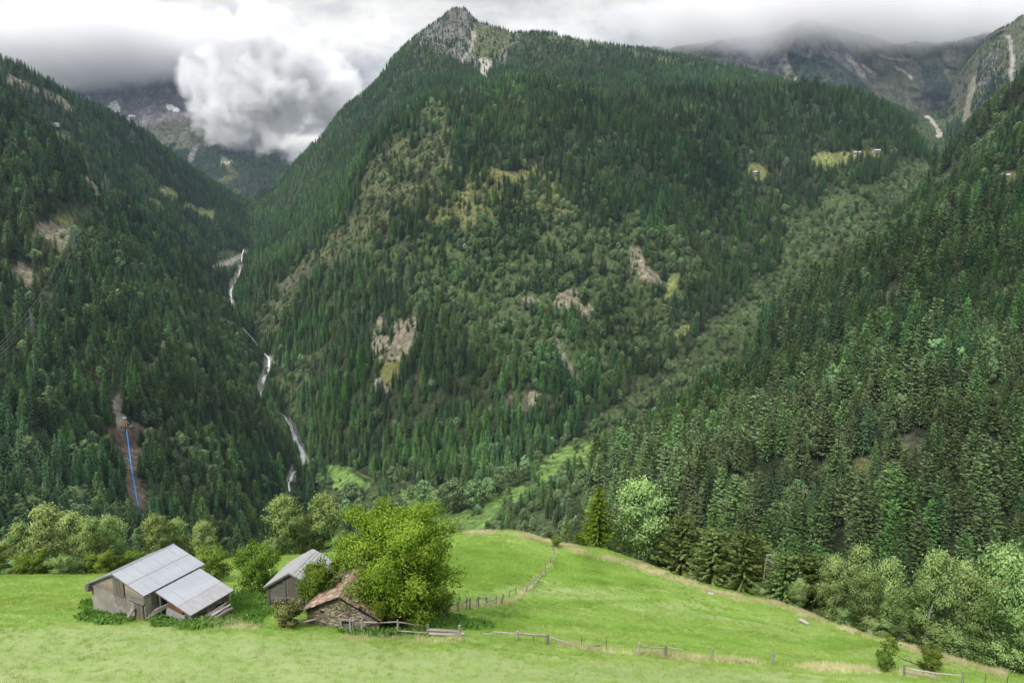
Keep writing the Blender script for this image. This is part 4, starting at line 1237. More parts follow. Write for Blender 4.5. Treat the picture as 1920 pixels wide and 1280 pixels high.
for (e, ze) in ((EL_, ZL), (ER_, ZR)):
    b.prism([(0, .01, RZ - .10), (e, .01, ze - .10), (e, .01, ze - .004), (0, .01, RZ - .004)], (0, .04, 0))
b.build('verge_board', M['grey_wood'], roof)
b = MB()
for k in range(8):
    v_ = .5 + k * .78
    b.box((ER_ - .30, v_, ZR - .04), (.75, .10, .11), Matrix.Rotation(math.atan2(-(ZR - RZ), ER_), 3, 'Y'))
b.build('rafter', M['grey_wood'], roof)
b = MB(); b.box((uw0 + .02, .10, RZ - 2.05), (.42, .50, .55)); b.build('eave_box', M['grey_wood'], barn)
# shuttered loft window
wf = MB()
wu0, wu1, wz0, wz1 = -.28, 1.22, RZ - 1.95, RZ - .52
wf.box(((wu0 + wu1) / 2, .255, (wz0 + wz1) / 2), (wu1 - wu0, .06, wz1 - wz0))
win = wf.build('window', M['dark'], barn)
for k in (0, 1):
    s_ = MB(); ua = wu0 + .04 + k * .75
    boards(s_, lambda u: (RZ - .55) if k == 0 else min(RZ - .55, roofline(u) - .20), ua, ua + .64, wz0 + .05, wz1, .222, .05, .16, 11 + k, vertical=True)
    s_.build('shutter', M['door_wood'], win)
s_ = MB(); s_.box(((wu0 + wu1) / 2, .18, wz0 + .02), (wu1 - wu0 + .1, .10, .07)); s_.box(((wu0 + wu1) / 2, .19, (wz0 + wz1) / 2), (.09, .09, wz1 - wz0))
s_.build('frame', M['door_wood'], win)
# plank door under a log lintel
dm = MB(); boards(dm, lambda u: 9, 2.30, 3.42, -.9, RZ - 1.98, .225, .05, .2, 21, vertical=True); door = dm.build('door', M['door_wood'], barn)
s_ = MB(); s_.tube([(2.0, .10, RZ - 1.92), (3.75, .10, RZ - 1.98)], [.13, .12], 8); s_.build('lintel', M['grey_wood'], door)
s_ = MB(); s_.box((2.85, .14, -.02), (.9, .08, .10)); s_.build('crossbar', M['grey_wood'], door)
pt = MB(); rr = random.Random(4)
outl = [(-.35, RZ - 2.12), (1.15, RZ - 2.16), (1.30, RZ - 2.55), (1.42, RZ - 3.0), (.95, RZ - 3.12), (.60, RZ - 2.98), (.1, RZ - 3.08), (-.3, RZ - 2.85)]
pt.prism([(u + rr.uniform(-.05, .05), .296, z) for u, z in outl][::-1], (0, -.012, 0)); pt.build('plaster_patch', M['patch'], barn)
pt = MB()
outl = [(.1, RZ - 3.5), (.35, RZ - 3.3), (.6, RZ - 3.45), (.9, RZ - 3.75), (1.0, -.9), (.2, -.9)]
pt.prism([(u, .296, z) for u, z in outl][::-1], (0, -.009, 0)); pt.build('plaster_patch', M['patch'], barn)

# --- lean-to shed against the barn
def bl(u, v, z):                                   # barn frame -> world
    c, s = math.cos(YAW), math.sin(YAW)
    return Vector((A.x + u * c - v * s, A.y + u * s + v * c, ZB + z))
shed = thing('lean_to_shed', 'low lean-to shed with a pitched tin roof stained along its lower edge, against the barn', 'shed', (A.x, A.y, ZB), YAW)
U0, U1, V0, V1 = 3.95, 8.05, 1.1, 5.85
Z0, Z1 = RZ - 1.30, RZ - 2.46
def lroof(u): return Z0 + (Z1 - Z0) * (u - U0) / (U1 - U0)
rf = MB()
um = U0 + .63 * (U1 - U0)
rf.prism([(U0, V0, Z0), (um, V0, lroof(um)), (um, V1, lroof(um)), (U0, V1, Z0)], (0, 0, .055), 0, .2)
rf.prism([(um + .004, V0 + .006, lroof(um) - .02), (U1, V0 + .006, Z1 - .02), (U1, V1 - .006, Z1 - .02), (um + .004, V1 - .006, lroof(um) - .02)], (0, 0, .055), 0, .95)
for i in range(1, 5):
    v_ = V0 + (V1 - V0) * i / 5
    rf.prism([(U0 + .02, v_, lroof(U0 + .02) + .053), (um, v_, lroof(um) + .053), (um, v_ + .035, lroof(um) + .053), (U0 + .02, v_ + .035, lroof(U0 + .02) + .053)], (0, 0, .016), 0, .1)
lr = rf.build('roof', [M['tin'], M['seam']], shed)
b = MB(); b.prism([(U0, V0 + .02, Z0 - .12), (U1 - .02, V0 + .02, Z1 - .14), (U1 - .02, V0 + .02, Z1 - .03), (U0, V0 + .02, Z0 - .01)], (0, .05, 0))
b.box((U1 - .06, (V0 + V1) / 2, Z1 - .09), (.06, V1 - V0 - .1, .12)); b.build('verge_board', M['grey_wood'], lr)
wl = MB()
wl.prism([(4.7, V0 + .28, -1.8), (7.62, V0 + .28, -1.8), (7.62, V0 + .28, 1.15), (4.7, V0 + .28, 1.62)][::-1], (0, .3, 0))
wl.build('wall', M['concrete'], shed)
wl = MB(); wl.prism([(7.35, V0 + .59, -1.8), (7.62, V0 + .59, -1.8), (7.62, V0 + .59, lroof(7.62) - .10), (7.35, V0 + .59, lroof(7.35) - .10)], (0, V1 - V0 - .85, 0))
wl.build('wall', M['stone_wall'], shed)
wl = MB(); wl.prism([(5.0, V0 + .30, 1.58), (6.75, V0 + .30, 1.30), (6.75, V0 + .30, lroof(6.75) - .06), (5.0, V0 + .30, lroof(5.0) - .06)][::-1], (0, .06, 0))
wl.build('panel', M['rust_panel'], shed)
wl = MB(); wl.prism([(3.56, V0 + .9, -1.5), (7.33, V0 + .9, -1.5), (7.33, V0 + .9, lroof(7.33) - .1), (3.95, V0 + .9, Z0 - .1), (3.56, V0 + .9, Z0 - .1)], (0, .05, 0)); wl.build('shade_sheet', M['dark'], shed)  # dark sheet added in place of the shade inside the shed
for u in (4.25, 7.2):
    b = MB(); b.box((u, V0 + .2, .4), (.13, .13, 2 * (lroof(u) - .5) if u < 5 else 2.2)); b.build('post', M['grey_wood'], shed)
o_ = MB(); o_.box((7.63, 4.55, .72), (.03, .9, .5)); o_.build('painted_opening', M['dark'], shed)  # dark slab on the stone wall in place of interior shade


# --- timber granary
def frame(A_, B_p, zb):
    d_ = (B_p - A_); d_.z = 0; L = d_.length; d_.normalize()
    return L, math.atan2(-d_.x, d_.y)
A2 = PV(541.6, 1075, 70.0); B2 = PV(587, 1029, 75.1)
L2, Y2 = frame(A2, B2, 0)
ZB2 = -37.7
gran = thing('log_barn', 'dark grey log barn with a steep pale grey shingled roof, between bushes', 'barn', (A2.x, A2.y, ZB2), Y2)
R2 = A2.z - ZB2; RB2 = B2.z - ZB2
e2 = [(-2.72, R2 - 1.72), (2.72, R2 - 1.40)]
def roofline2(u): return R2 + (e2[0][1] - R2) * u / e2[0][0] if u < 0 else R2 + (e2[1][1] - R2) * u / e2[1][0]
rf = MB(); rr = random.Random(9)
for e, ze in e2:
    nrow, ncol = 9, 11
    for i in range(nrow):
        for j in range(ncol):
            t0, t1 = i / nrow, (i + 1.18) / nrow
            t1 = min(t1, 1.03)
            v0, v1 = L2 * j / ncol, L2 * (j + 1) / ncol - .015
            lift = .05 + .018 * (nrow - i) / nrow + rr.uniform(0, .012)
            pz = lambda t: R2 + (ze - R2) * t
            # courses overlap like shingles
            rf.prism([(e * t0, v0, pz(t0) + .02), (e * t1, v0, pz(t1) + lift), (e * t1, v1, pz(t1) + lift), (e * t0, v1, pz(t0) + .02)], (0, 0, .03), 0, rr.random())
    rf.prism([(0, .03, R2 - .03), (e, .03, ze - .03), (e, L2 - .03, ze - .03), (0, L2 - .03, R2 - .03)], (0, 0, .03), 0)
gr = rf.build('roof', M['slate'], gran)
b = MB()
for e, ze in e2:
    b.prism([(0, .05, R2 - .16), (e, .05, ze - .16), (e, .05, ze - .035), (0, .05, R2 - .035)], (0, .05, 0))
b.build('verge_board', M['grey_wood'], gr)
lg = MB()
z = -1.5
while z < R2 - .2:
    h = .23 * rr.uniform(.9, 1.1)
    us = [u for u in np.linspace(-2.3, 2.3, 93) if roofline2(u) - .12 > z + h * .6]
    if len(us) > 3:
        lg.box(((us[0] + us[-1]) / 2, .45, z + h / 2), (us[-1] - us[0] + (.36 if z < R2 - 1.75 else 0), .18 + rr.uniform(-.02, .03), h - .025), lv=rr.random())
        lg.box(((us[0] + us[-1]) / 2, L2 - .5, z + h / 2), (us[-1] - us[0], .18, h - .025), lv=rr.random())
    if z < R2 - 1.9:
        for u in (-2.2, 2.2):
            lg.box((u, L2 / 2 + .05, z + h / 2 + .03), (.18 + rr.uniform(-.02, .02), L2 - .75, h - .03), lv=rr.random())
    z += h
lg.build('wall', M['grey_wood'], gran)
for u in (-.62, 1.15):
    b = MB(); b.box((u, .30, .9), (.17, .12, 4.6), lv=.3); b.build('post', M['grey_wood'], gran)
hd = MB(); boards(hd, lambda u: roofline2(u) - .3, -.5, 1.05, 1.55, R2 - .35, .345, .045, .25, 31, vertical=True)
hatch = hd.build('hatch', M['door_wood'], gran)
b = MB(); b.box((.28, .26, 1.48), (1.9, .10, .15)); b.build('sill', M['grey_wood'], hatch)
for u in (-2.38, 2.38):
    b = MB(); b.tube([(u, .35, -1.4), (u, .33, R2 - 1.85)], [.14, .12], 7); b.build('corner_post', M['grey_wood'], gran)

# --- old stone hut
A3 = PV(635, 1119, 62.0); B3 = PV(668.5, 1081, 65.5)
L3, Y3 = frame(A3, B3, 0); L3 = 6.0
ZB3 = -35.2
hut = thing('stone_hut', 'old dry stone hut with sagging orange tile roof under the big tree', 'hut', (A3.x, A3.y, ZB3), Y3)
R3 = A3.z - ZB3
e3 = [(-3.4, R3 - 1.66), (3.7, R3 - 1.75)]
def roofline3(u): return R3 + (e3[0][1] - R3) * u / e3[0][0] if u < 0 else R3 + (e3[1][1] - R3) * u / e3[1][0]
sw = MB()
pf = [(-3.12, -1.4), (3.4, -1.4), (3.4, roofline3(3.4) - .12), (0, R3 - .12), (-3.12, roofline3(-3.12) - .12)]
sw.prism([(u, .3, z) for u, z in pf][::-1], (0, L3 - .6, 0))
hw = sw.build('wall', M['stone_wall'], hut)
rf = MB(); rr = random.Random(14)
for e, ze in e3:
    nrow, ncol = 11, 14
    for i in range(nrow):
        for j in range(ncol):
            if e > 0 and rr.random() < .16: continue
            if rr.random() < .02: continue
            t0, t1 = (i - .15) / nrow, (i + 1.1) / nrow
            t0 = max(t0, 0)
            v0 = L3 * j / ncol + rr.uniform(-.05, .05); v1 = L3 * (j + 1) / ncol + rr.uniform(-.02, .06)
            sag = -.16 * math.sin(math.pi * (i + .5) / nrow) * math.sin(math.pi * (j + .5) / ncol)
            pz = lambda t: R3 + (ze - R3) * t + sag
            q = rr.uniform(.02, .07); k_ = .03 * i
            dx = rr.uniform(-.05, .05)
            rf.prism([(e * t0 + dx, v0, pz(t0)), (e * t1 + dx, v0, pz(t1) + q), (e * t1 + dx, v1, pz(t1) + q + rr.uniform(-.03, .03)), (e * t0 + dx, v1, pz(t0))], (0, 0, .035 + rr.uniform(0, .03)), 0, rr.random())
    rf.prism([(0, .06, R3 - .20), (e * .97, .06, ze - .20), (e * .97, L3 - .1, ze - .20), (0, L3 - .1, R3 - .20)], (0, 0, .03), 1)
rf.build('roof', [M['tile'], M['dark']], hut)
dz0, dz1 = -1.0, 1.32
b = MB(); b.box((.55, .285, (dz0 + dz1) / 2), (.92, .06, dz1 - dz0)); dr_ = b.build('door', M['dark'], hut)  # dark slab in place of the shade in the doorway
b = MB(); boards(b, lambda u: 9, .16, .98, dz0, 1.02, .25, .04, .2, 41, vertical=True); b.build('door_leaf', M['grey_wood'], dr_)
b = MB(); b.box((.55, .24, dz1 + .07), (1.35, .16, .15)); b.build('lintel', M['fence_wood'], dr_)
for u in (.02, 1.09):
    b = MB(); b.box((u, .25, .2), (.10, .12, 2.2)); b.build('jamb', M['fence_wood'], dr_)
b = MB(); b.box((-1.72, .29, 1.82), (.34, .05, .16)); b.build('painted_vent_hole', M['dark'], hut)  # dark slab on the wall in place of a shaded gap

# --- timber leaning and piled round the barn
def loglike(name, p0, p1, rad, mat, label, cat, group=None, n=8):
    p0, p1 = Vector(p0), Vector(p1)
    b = MB(); L = (p1 - p0).length
    r_ = random.Random(int(L * 1000 + p0.x * 77))
    pts = [p0 + (p1 - p0) * t for t in (0, .33, .66, 1)]
    for i in (1, 2): pts[i] += Vector((r_.uniform(-.02, .02), r_.uniform(-.02, .02), r_.uniform(-.02, .02)))
    o0 = pts[0].copy()
    b.tube([p - o0 for p in pts], [rad, rad * .97, rad * .93, rad * .88], n, 0, r_.random())
    o = b.build(name, mat); o.location = o0
    return tag(o, label, cat, group)
pr = mhit(243, 1161)
loglike('beam', bl(1.95, -.55, (pr.z - ZB) + .05), bl(2.5, .02, (pr.z - ZB) + 1.35), .15, M['fence_wood'], 'short thick beam leaning against the barn wall beside the plank door', 'beam')
for k in range(5):
    loglike('pole', bl(3.85 + .10 * k, .1 + .13 * k, .95 + .15 * k), bl(4.75 + .12 * k, 1.25 + .10 * k, 1.45 + .15 * k), .038 + .01 * (k % 2), M['pale_log'], 'pale thin pole in the bundle propped between barn and lean-to shed', 'pole', 'poles propped between barn and shed')
rr = random.Random(5)
for k in range(14):
    row, c_ = divmod(k, 5)
    zg = drop(*bl(8.4, 3.2, 0).xy) - ZB
    p0 = bl(7.85 + .26 * c_ + .1 * row, 2.6 + rr.uniform(-.25, .25), zg + .18 + .25 * row + .05 * c_)
    p1 = bl(7.95 + .26 * c_ + .1 * row + rr.uniform(-.2, .2), 4.5 + rr.uniform(-.4, .5), zg + .20 + .25 * row + .05 * c_ + rr.uniform(-.05, .12))
    loglike('log', p0, p1, rr.uniform(.06, .10), M['pale_log'], 'pale split log in the pile beside the lean-to shed', 'log', 'logs piled beside the shed')
for k in range(4):
    q = mhit(563 + 5 * k, 1172 + 2 * k)
    loglike('plank', q + Vector((-.5, .1 * k, .12 + .1 * k)), q + Vector((.7, .35, .32 + .12 * k)), .07, M['pale_log'], 'broken pale plank in the small heap at the corner of the stone hut', 'plank', 'planks heaped by the stone hut', 5)

# ------------------------------------------------------------------ trees, bushes round the meadow
def woody(seed, H, W, z0=.18, limbs=18, subs=4, pts=3, k=14, sig=.42, leaf=.30, hang=0.0, trunk=.16, stems=1, top=.9, prof=None, upward=.55, ratio=.62, lean=0.0):
    """trunk, limbs and twigs as tapered tubes, leaves clustered round the twigs"""
    r = np.random.default_rng(seed)
    mb = MB(); C, A, LV, NO = [], [], [], []
    prof = prof or (lambda t: math.sin(math.pi * min(1, .12 + .88 * t)) ** .55)
    for s in range(stems):
        off = np.array([0, 0, 0.0]) if stems == 1 else np.array([math.cos(s * 2.1) * .35, math.sin(s * 2.1) * .35, 0])
        dirn = np.array([lean, 0, 1.0]) if stems == 1 else np.array([math.cos(s * 2.1) * .22, math.sin(s * 2.1) * .22, 1.0])
        P0 = []
        w = np.zeros(3)
        for i in range(8):
            w = w + r.normal(0, .012 * H, 3) * (i > 0) * np.array([1, 1, 0])
            P0.append(off + dirn * H * top * i / 7 + w)
        P0[0][2] -= 1.0
        P0 = np.array(P0)
        mb.tube(P0, [trunk * (1.25 if i == 0 else 1) * (1 - .115 * i) for i in range(8)], 7)
        nl = limbs // stems
        for j in range(nl):
            t = z0 + (1 - z0) * (j + r.uniform(.1, .9)) / nl
            ft = min(.999, t / top) * 7
            i = int(min(6, ft)); base = P0[i] + (P0[i + 1] - P0[i]) * (ft - i)
            tt = (t - z0) / (1 - z0)
            az = j * 2.399 + r.uniform(-.5, .5)
            ln = W * prof(tt) * r.uniform(.72, 1.1)
            el = upward * (.5 + .9 * tt) + r.uniform(-.2, .2)
            d = np.array([math.cos(az) * math.cos(el), math.sin(az) * math.cos(el), math.sin(el)])
            L = [base]
            for q in range(4):
                d = d + r.normal(0, .10, 3) + np.array([0, 0, .05 - hang * .22 * q * .4]); d /= np.linalg.norm(d)
                L.append(L[-1] + d * ln / 4)
            rb = trunk * .42 * (1 - .6 * t)
            mb.tube(L, [rb, rb * .75, rb * .5, rb * .3, rb * .15], 5, cap=False)
            L = np.array(L)
            tone = r.uniform(-.15, .15)
            for q in range(subs + 1):
                f = .35 + .65 * (q + r.uniform(0, 1)) / (subs + 1)
                a_ = min(3.999, f * 4); i = int(a_); b0 = L[i] + (L[i + 1] - L[i]) * (a_ - i)
                sd = d * .5 + r.normal(0, .6, 3) + np.array([0, 0, .15 - hang * .5]); sd /= np.linalg.norm(sd)
                sl = ln * r.uniform(.22, .42) * (1.1 - .4 * f)
                b1 = b0 + sd * sl + np.array([0, 0, -hang * .25 * sl])
                mb.tube([b0, (b0 + b1) / 2, b1], [rb * .35, rb * .22, rb * .1], 4, cap=False)
                for m in range(pts):
                    g = (m + r.uniform(.2, 1)) / pts
                    c0 = b0 + (b1 - b0) * g
                    n = int(k * r.uniform(.6, 1.4))
                    o = r.normal(0, sig, (n, 3)) * np.array([1, 1, .75])
                    o[:, 2] -= hang * np.abs(r.normal(0, sig, n)) * 1.2
                    C.append(c0 + o); NO.append(o / sig * .45 + unit((c0 + o - np.array([0, 0, H * .5])) * np.array([1, 1, .8])) * .9 + np.array([0, 0, .35]))
                    A.append(unit(r.normal(0, .6, (n, 3)) + o / sig * .3 + np.array([0, 0, -.15 - hang])))
                    LV.append(np.clip(.42 + tone + o[:, 2] / sig * .14 + (tt - .5) * .15 + r.normal(0, .17, n), 0, 1))  # paler upward in cluster and crown: top light put into leaf tone
    C, A, LV = np.concatenate(C), np.concatenate(A), np.concatenate(LV)
    n = len(C)
    V, Q, N = leaf_quads(C, A, leaf * r.uniform(.7, 1.35, n), leaf * r.uniform(.45, .8, n), r.uniform(-1.5, 1.5, n), r, np.concatenate(NO))
    return mb, V, Q, np.repeat(LV, 4), N


NEAR = {}
def near_kind(key, crown_mat, bark, builder):
    mb, V, Q, LV, NR = builder
    me = bpy.data.meshes.new('trunk'); me.from_pydata(mb.v, [], mb.f); me.materials.append(bark)
    me.polygons.foreach_set('use_smooth', [True] * len(me.polygons)); me.update()
    NEAR[key] = (np_mesh('crown', V, Q, crown_mat, LV, nrm=NR), me)


def near_conifer(key, crown_mat, r0, **kw):
    H = kw['H']
    V, Q, LV, NR = conifer_crown(**kw)
    r = random.Random(kw['seed']); b = MB()
    pts = [(r.uniform(-.01, .01) * H, r.uniform(-.01, .01) * H, -1.0 if i == 0 else H * .97 * i / 7) for i in range(8)]
    b.tube(pts, [r0 * (1 - i / 7.6) for i in range(8)], 7)
    for i in range(26):
        t = .08 + .75 * i / 26; az = i * 2.4; ln = H * kw['R'] * (1 - t) * .9
        b.tube([(0, 0, t * H), (math.cos(az) * ln, math.sin(az) * ln, t * H + ln * .1)], [r0 * .22 * (1 - t) + .01, .01], 4, cap=False)
    me = bpy.data.meshes.new('trunk'); me.from_pydata(b.v, [], b.f); me.materials.append(M['conifer_bark']); me.update()
    NEAR[key] = (np_mesh('crown', V, Q, crown_mat, LV, nrm=NR), me)


def col_prof(t): return (math.sin(math.pi * min(1, .10 + .90 * t)) ** .5) * (1.05 - .35 * t)
for i in range(4):
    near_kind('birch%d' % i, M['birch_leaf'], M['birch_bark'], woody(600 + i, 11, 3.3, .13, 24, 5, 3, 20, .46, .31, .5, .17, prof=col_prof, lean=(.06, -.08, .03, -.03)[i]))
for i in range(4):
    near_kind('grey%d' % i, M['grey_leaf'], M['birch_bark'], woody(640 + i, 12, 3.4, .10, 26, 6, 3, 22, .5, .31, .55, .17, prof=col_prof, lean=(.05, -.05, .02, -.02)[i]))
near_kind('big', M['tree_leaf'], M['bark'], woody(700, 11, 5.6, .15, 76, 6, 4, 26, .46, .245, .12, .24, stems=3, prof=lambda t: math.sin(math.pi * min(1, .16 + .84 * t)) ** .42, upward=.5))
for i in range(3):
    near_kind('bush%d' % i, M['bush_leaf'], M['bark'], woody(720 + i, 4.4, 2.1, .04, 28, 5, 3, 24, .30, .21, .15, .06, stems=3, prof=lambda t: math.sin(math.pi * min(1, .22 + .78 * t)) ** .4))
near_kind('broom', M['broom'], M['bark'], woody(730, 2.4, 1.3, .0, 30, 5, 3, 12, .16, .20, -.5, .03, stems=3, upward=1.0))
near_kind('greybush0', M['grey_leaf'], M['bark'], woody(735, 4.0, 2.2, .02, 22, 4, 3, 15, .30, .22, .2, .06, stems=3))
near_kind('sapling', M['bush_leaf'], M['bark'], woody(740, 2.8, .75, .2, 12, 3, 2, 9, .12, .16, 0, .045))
for i in range(3):
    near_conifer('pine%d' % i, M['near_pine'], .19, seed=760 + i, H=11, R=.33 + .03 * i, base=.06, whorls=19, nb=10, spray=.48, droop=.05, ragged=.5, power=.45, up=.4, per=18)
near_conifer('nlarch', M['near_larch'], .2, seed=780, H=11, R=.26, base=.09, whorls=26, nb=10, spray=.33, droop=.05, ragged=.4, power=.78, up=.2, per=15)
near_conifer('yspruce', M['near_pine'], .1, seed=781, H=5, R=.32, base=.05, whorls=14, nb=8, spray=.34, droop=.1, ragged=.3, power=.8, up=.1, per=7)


def near_tree(name, key, x, dk, h, label, cat='tree', h0=11.0, wide=1.0, rz=None, group=None, at=None, tint=0.0):
    """stands just past the crest under picture column x, dk times as far off as the crest there"""
    if at is None:
        d = float(np.interp(x, cr[:, 0], cr[:, 2])) * dk
        p = stand(x, d)
    else:
        p = mhit(*at)
    o = thing(name, label, cat, p, rng.uniform(0, 6.28) if rz is None else rz, group)
    cm, tm = NEAR[key]
    if tint == 0.0: tint = rng.uniform(-.24, .16)
    if name == 'garden_tree': tint = 0.0
    link('crown', cm, o)['tint'] = tint; link('trunk', tm, o)
    s = h / h0; o.scale = (s * wide, s * wide, s)
    return o


# left row of birches behind the meadow edge
for x, dk, h, key, wide, lb in (
    (8, 1.10, 6.0, 'birch2', 1.2, 'low spreading birch at the left end of the row behind the barn meadow'),
    (48, 1.13, 9.2, 'birch3', 1.0, 'round yellowish birch, second from the left end of the row'),
    (94, 1.09, 11.8, 'birch0', .95, 'tallest birch of the left row, its bare white fork above the leaves'),
    (140, 1.14, 11.2, 'birch1', 1.1, 'broad olive birch right of the tall forked birch'),
    (172, 1.07, 9.4, 'birch2', .9, 'slim birch with a pale stem, above the left half of the barn meadow edge'),
    (212, 1.10, 9.8, 'birch3', 1.0, 'birch standing above the front gable of the tin-roofed barn'),
    (292, 1.10, 9.6, 'birch1', 1.05, 'birch rising behind the middle of the barn tin roof'),
    (334, 1.12, 9.4, 'birch0', .95, 'birch rising behind the back end of the barn ridge'),
    (384, 1.10, 7.6, 'birch2', 1.15, 'yellow-green birch at the right end of the row behind the barn'),
    (530, 1.08, 11.0, 'birch1', 1.15, 'large yellowish birch behind the log barn'),
    (606, 1.09, 11.2, 'birch3', 1.1, 'olive birch behind the log barn, next to the big green tree')):
    near_tree('birch_tree', key, x, dk, h, lb, wide=wide, group='birches behind the farm')
near_tree('birch_tree', 'birch0', 566, 1.14, 9.0, 'slender birch half hidden between the two large birches behind the log barn', wide=.8, group='birches behind the farm')
for x, dk, h, key, lb in ((-20, 1.05, 3.4, 'bush0', 'leafy bush under the left end of the birch row'), (62, 1.04, 3.0, 'bush1', 'yellowing bush at the foot of the tall forked birch'),
                          (118, 1.03, 2.8, 'greybush0', 'grey-green bush at the meadow edge left of the barn gable'), (190, 1.04, 3.0, 'bush2', 'yellow-tipped bush at the meadow edge just left of the barn roof'),
                          (152, 1.05, 2.6, 'greybush0', 'low grey bush at the foot of the broad olive birch'), (30, 1.06, 3.2, 'greybush0', 'low grey bush at the foot of the round yellowish birch'),
                          (255, 1.06, 3.0, 'bush0', 'dark bush peeping over the front of the barn roof'),
                          (500, 1.06, 2.6, 'greybush0', 'low bush on the meadow edge left of the log barn'), (640, 1.06, 3.2, 'greybush0', 'low bush at the foot of the olive birch by the big tree')):
    near_tree('bush', key, x, dk, h, lb, 'bush', 4.2, 1.25)
# by the buildings
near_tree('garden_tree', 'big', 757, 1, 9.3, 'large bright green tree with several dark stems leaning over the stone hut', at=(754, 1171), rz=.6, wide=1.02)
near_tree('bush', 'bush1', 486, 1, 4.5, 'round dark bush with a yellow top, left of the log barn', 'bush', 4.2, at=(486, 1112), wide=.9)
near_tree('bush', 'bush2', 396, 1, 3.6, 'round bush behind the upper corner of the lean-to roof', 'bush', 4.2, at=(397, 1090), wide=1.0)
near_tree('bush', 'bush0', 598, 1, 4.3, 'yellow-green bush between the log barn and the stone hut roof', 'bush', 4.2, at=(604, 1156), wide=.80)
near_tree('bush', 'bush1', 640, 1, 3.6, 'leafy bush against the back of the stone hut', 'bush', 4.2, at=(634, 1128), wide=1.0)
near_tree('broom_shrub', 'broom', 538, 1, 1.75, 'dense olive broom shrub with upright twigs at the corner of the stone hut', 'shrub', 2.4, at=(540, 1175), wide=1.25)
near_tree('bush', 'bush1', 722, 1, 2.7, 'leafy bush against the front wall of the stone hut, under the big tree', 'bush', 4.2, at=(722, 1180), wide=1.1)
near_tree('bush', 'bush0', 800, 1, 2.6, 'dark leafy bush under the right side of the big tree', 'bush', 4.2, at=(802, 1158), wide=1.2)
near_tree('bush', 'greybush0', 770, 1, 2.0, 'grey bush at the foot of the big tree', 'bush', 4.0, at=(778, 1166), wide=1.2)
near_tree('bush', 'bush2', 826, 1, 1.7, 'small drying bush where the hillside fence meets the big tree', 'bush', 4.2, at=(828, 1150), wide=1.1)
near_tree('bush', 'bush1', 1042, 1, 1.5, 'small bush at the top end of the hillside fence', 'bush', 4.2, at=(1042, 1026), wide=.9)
# right edge of the meadow
near_tree('larch_tree', 'nlarch', 1121, 1.03, 11.4, 'yellow-green larch standing alone on the meadow crest', at=None, h0=11.0, wide=1.25)
near_tree('young_spruce', 'yspruce', 1062, 1.07, 5.0, 'small young spruce left of the yellow-green larch', h0=5.0, wide=1.0)
near_tree('bush', 'bush2', 1092, 1.05, 2.6, 'leafy bush at the foot of the yellow-green larch', 'bush', 4.2)
near_tree('bush', 'greybush0', 1160, 1.05, 2.4, 'grey bush between the larch and the tall pale birch', 'bush', 4.0, 1.2)
near_tree('birch_tree', 'grey1', 1207, 1.05, 14.6, 'tall pale green birch right of the larch on the meadow edge', h0=12, wide=1.3, tint=.12)
for x, dk, h, key, wide, lb in (
    (1252, 1.14, 11.5, 'pine1', .9, 'dark pine right behind the tall pale birch'),
    (1276, 1.06, 10.8, 'pine0', 1.0, 'dark bushy pine, first in front of the pine stand right of the tall birch'),
    (1312, 1.12, 10.6, 'pine2', 1.0, 'taller pine at the back of the pine stand'),
    (1335, 1.04, 9.4, 'pine1', 1.1, 'wide low-branched pine in the middle of the pine stand'),
    (1368, 1.12, 11.2, 'pine0', .95, 'pine with a rounded top, in the back of the pine stand'),
    (1392, 1.04, 9.6, 'pine2', 1.0, 'dark pine left of the broken dead pine'),
    (1415, 1.10, 10.6, 'pine1', .85, 'yellow-topped pine behind the broken dead pine'),
    (1468, 1.05, 8.0, 'pine0', 1.05, 'pine right of the broken dead pine'),
    (1500, 1.09, 9.2, 'pine2', 1.1, 'pine towards the right end of the pine stand'),
    (1532, 1.10, 9.2, 'pine1', 1.1, 'last pine of the stand before the pale birches')):
    near_tree('pine_tree', key, x, dk, h, lb, wide=wide * 1.2, group='pines on the meadow edge')
for x, dk, h, key, wide, lb in (
    (1446, 1.20, 11.0, 'grey0', 1.0, 'grey-green birch rising behind the pines'),
    (1497, 1.03, 4.6, 'grey3', 1.25, 'short bushy birch at the foot of the right-hand pines'),
    (1557, 1.04, 9.6, 'grey2', 1.05, 'dark-stemmed leafy tree where the pine stand ends'),
    (1593, 1.10, 12.4, 'grey1', .9, 'pale birch with a bare white top shoot'),
    (1616, 1.03, 8.6, 'grey0', 1.0, 'grey-green birch with its stem on the dry grass edge'),
    (1655, 1.09, 11.4, 'grey3', .95, 'round-topped pale birch in the middle of the right-hand row'),
    (1690, 1.04, 7.2, 'grey2', 1.1, 'lower birch in front of the round-topped pale birch'),
    (1735, 1.05, 10.6, 'grey0', .85, 'slim birch with a long pale stem on the right edge of the meadow'),
    (1790, 1.15, 11.2, 'grey1', 1.0, 'pale birch behind the slim long-stemmed birch'),
    (1838, 1.06, 8.6, 'grey0', 1.1, 'dense pale birch in front of the tallest right-hand birch'),
    (1862, 1.17, 13.4, 'grey2', 1.05, 'tallest pale birch near the right edge'),
    (1906, 1.05, 9.6, 'grey3', 1.05, 'pale birch cut by the right edge of the photo'),
    (1935, 1.16, 12.0, 'grey1', 1.1, 'tall birch at the far right, its crown half outside the photo')):
    near_tree('birch_tree', key, x, dk, h * (1.0 if x < 1700 else 1.18), lb, h0=12 if key[0] == 'g' else 11, wide=wide * .84, group='birches along the right edge of the meadow')
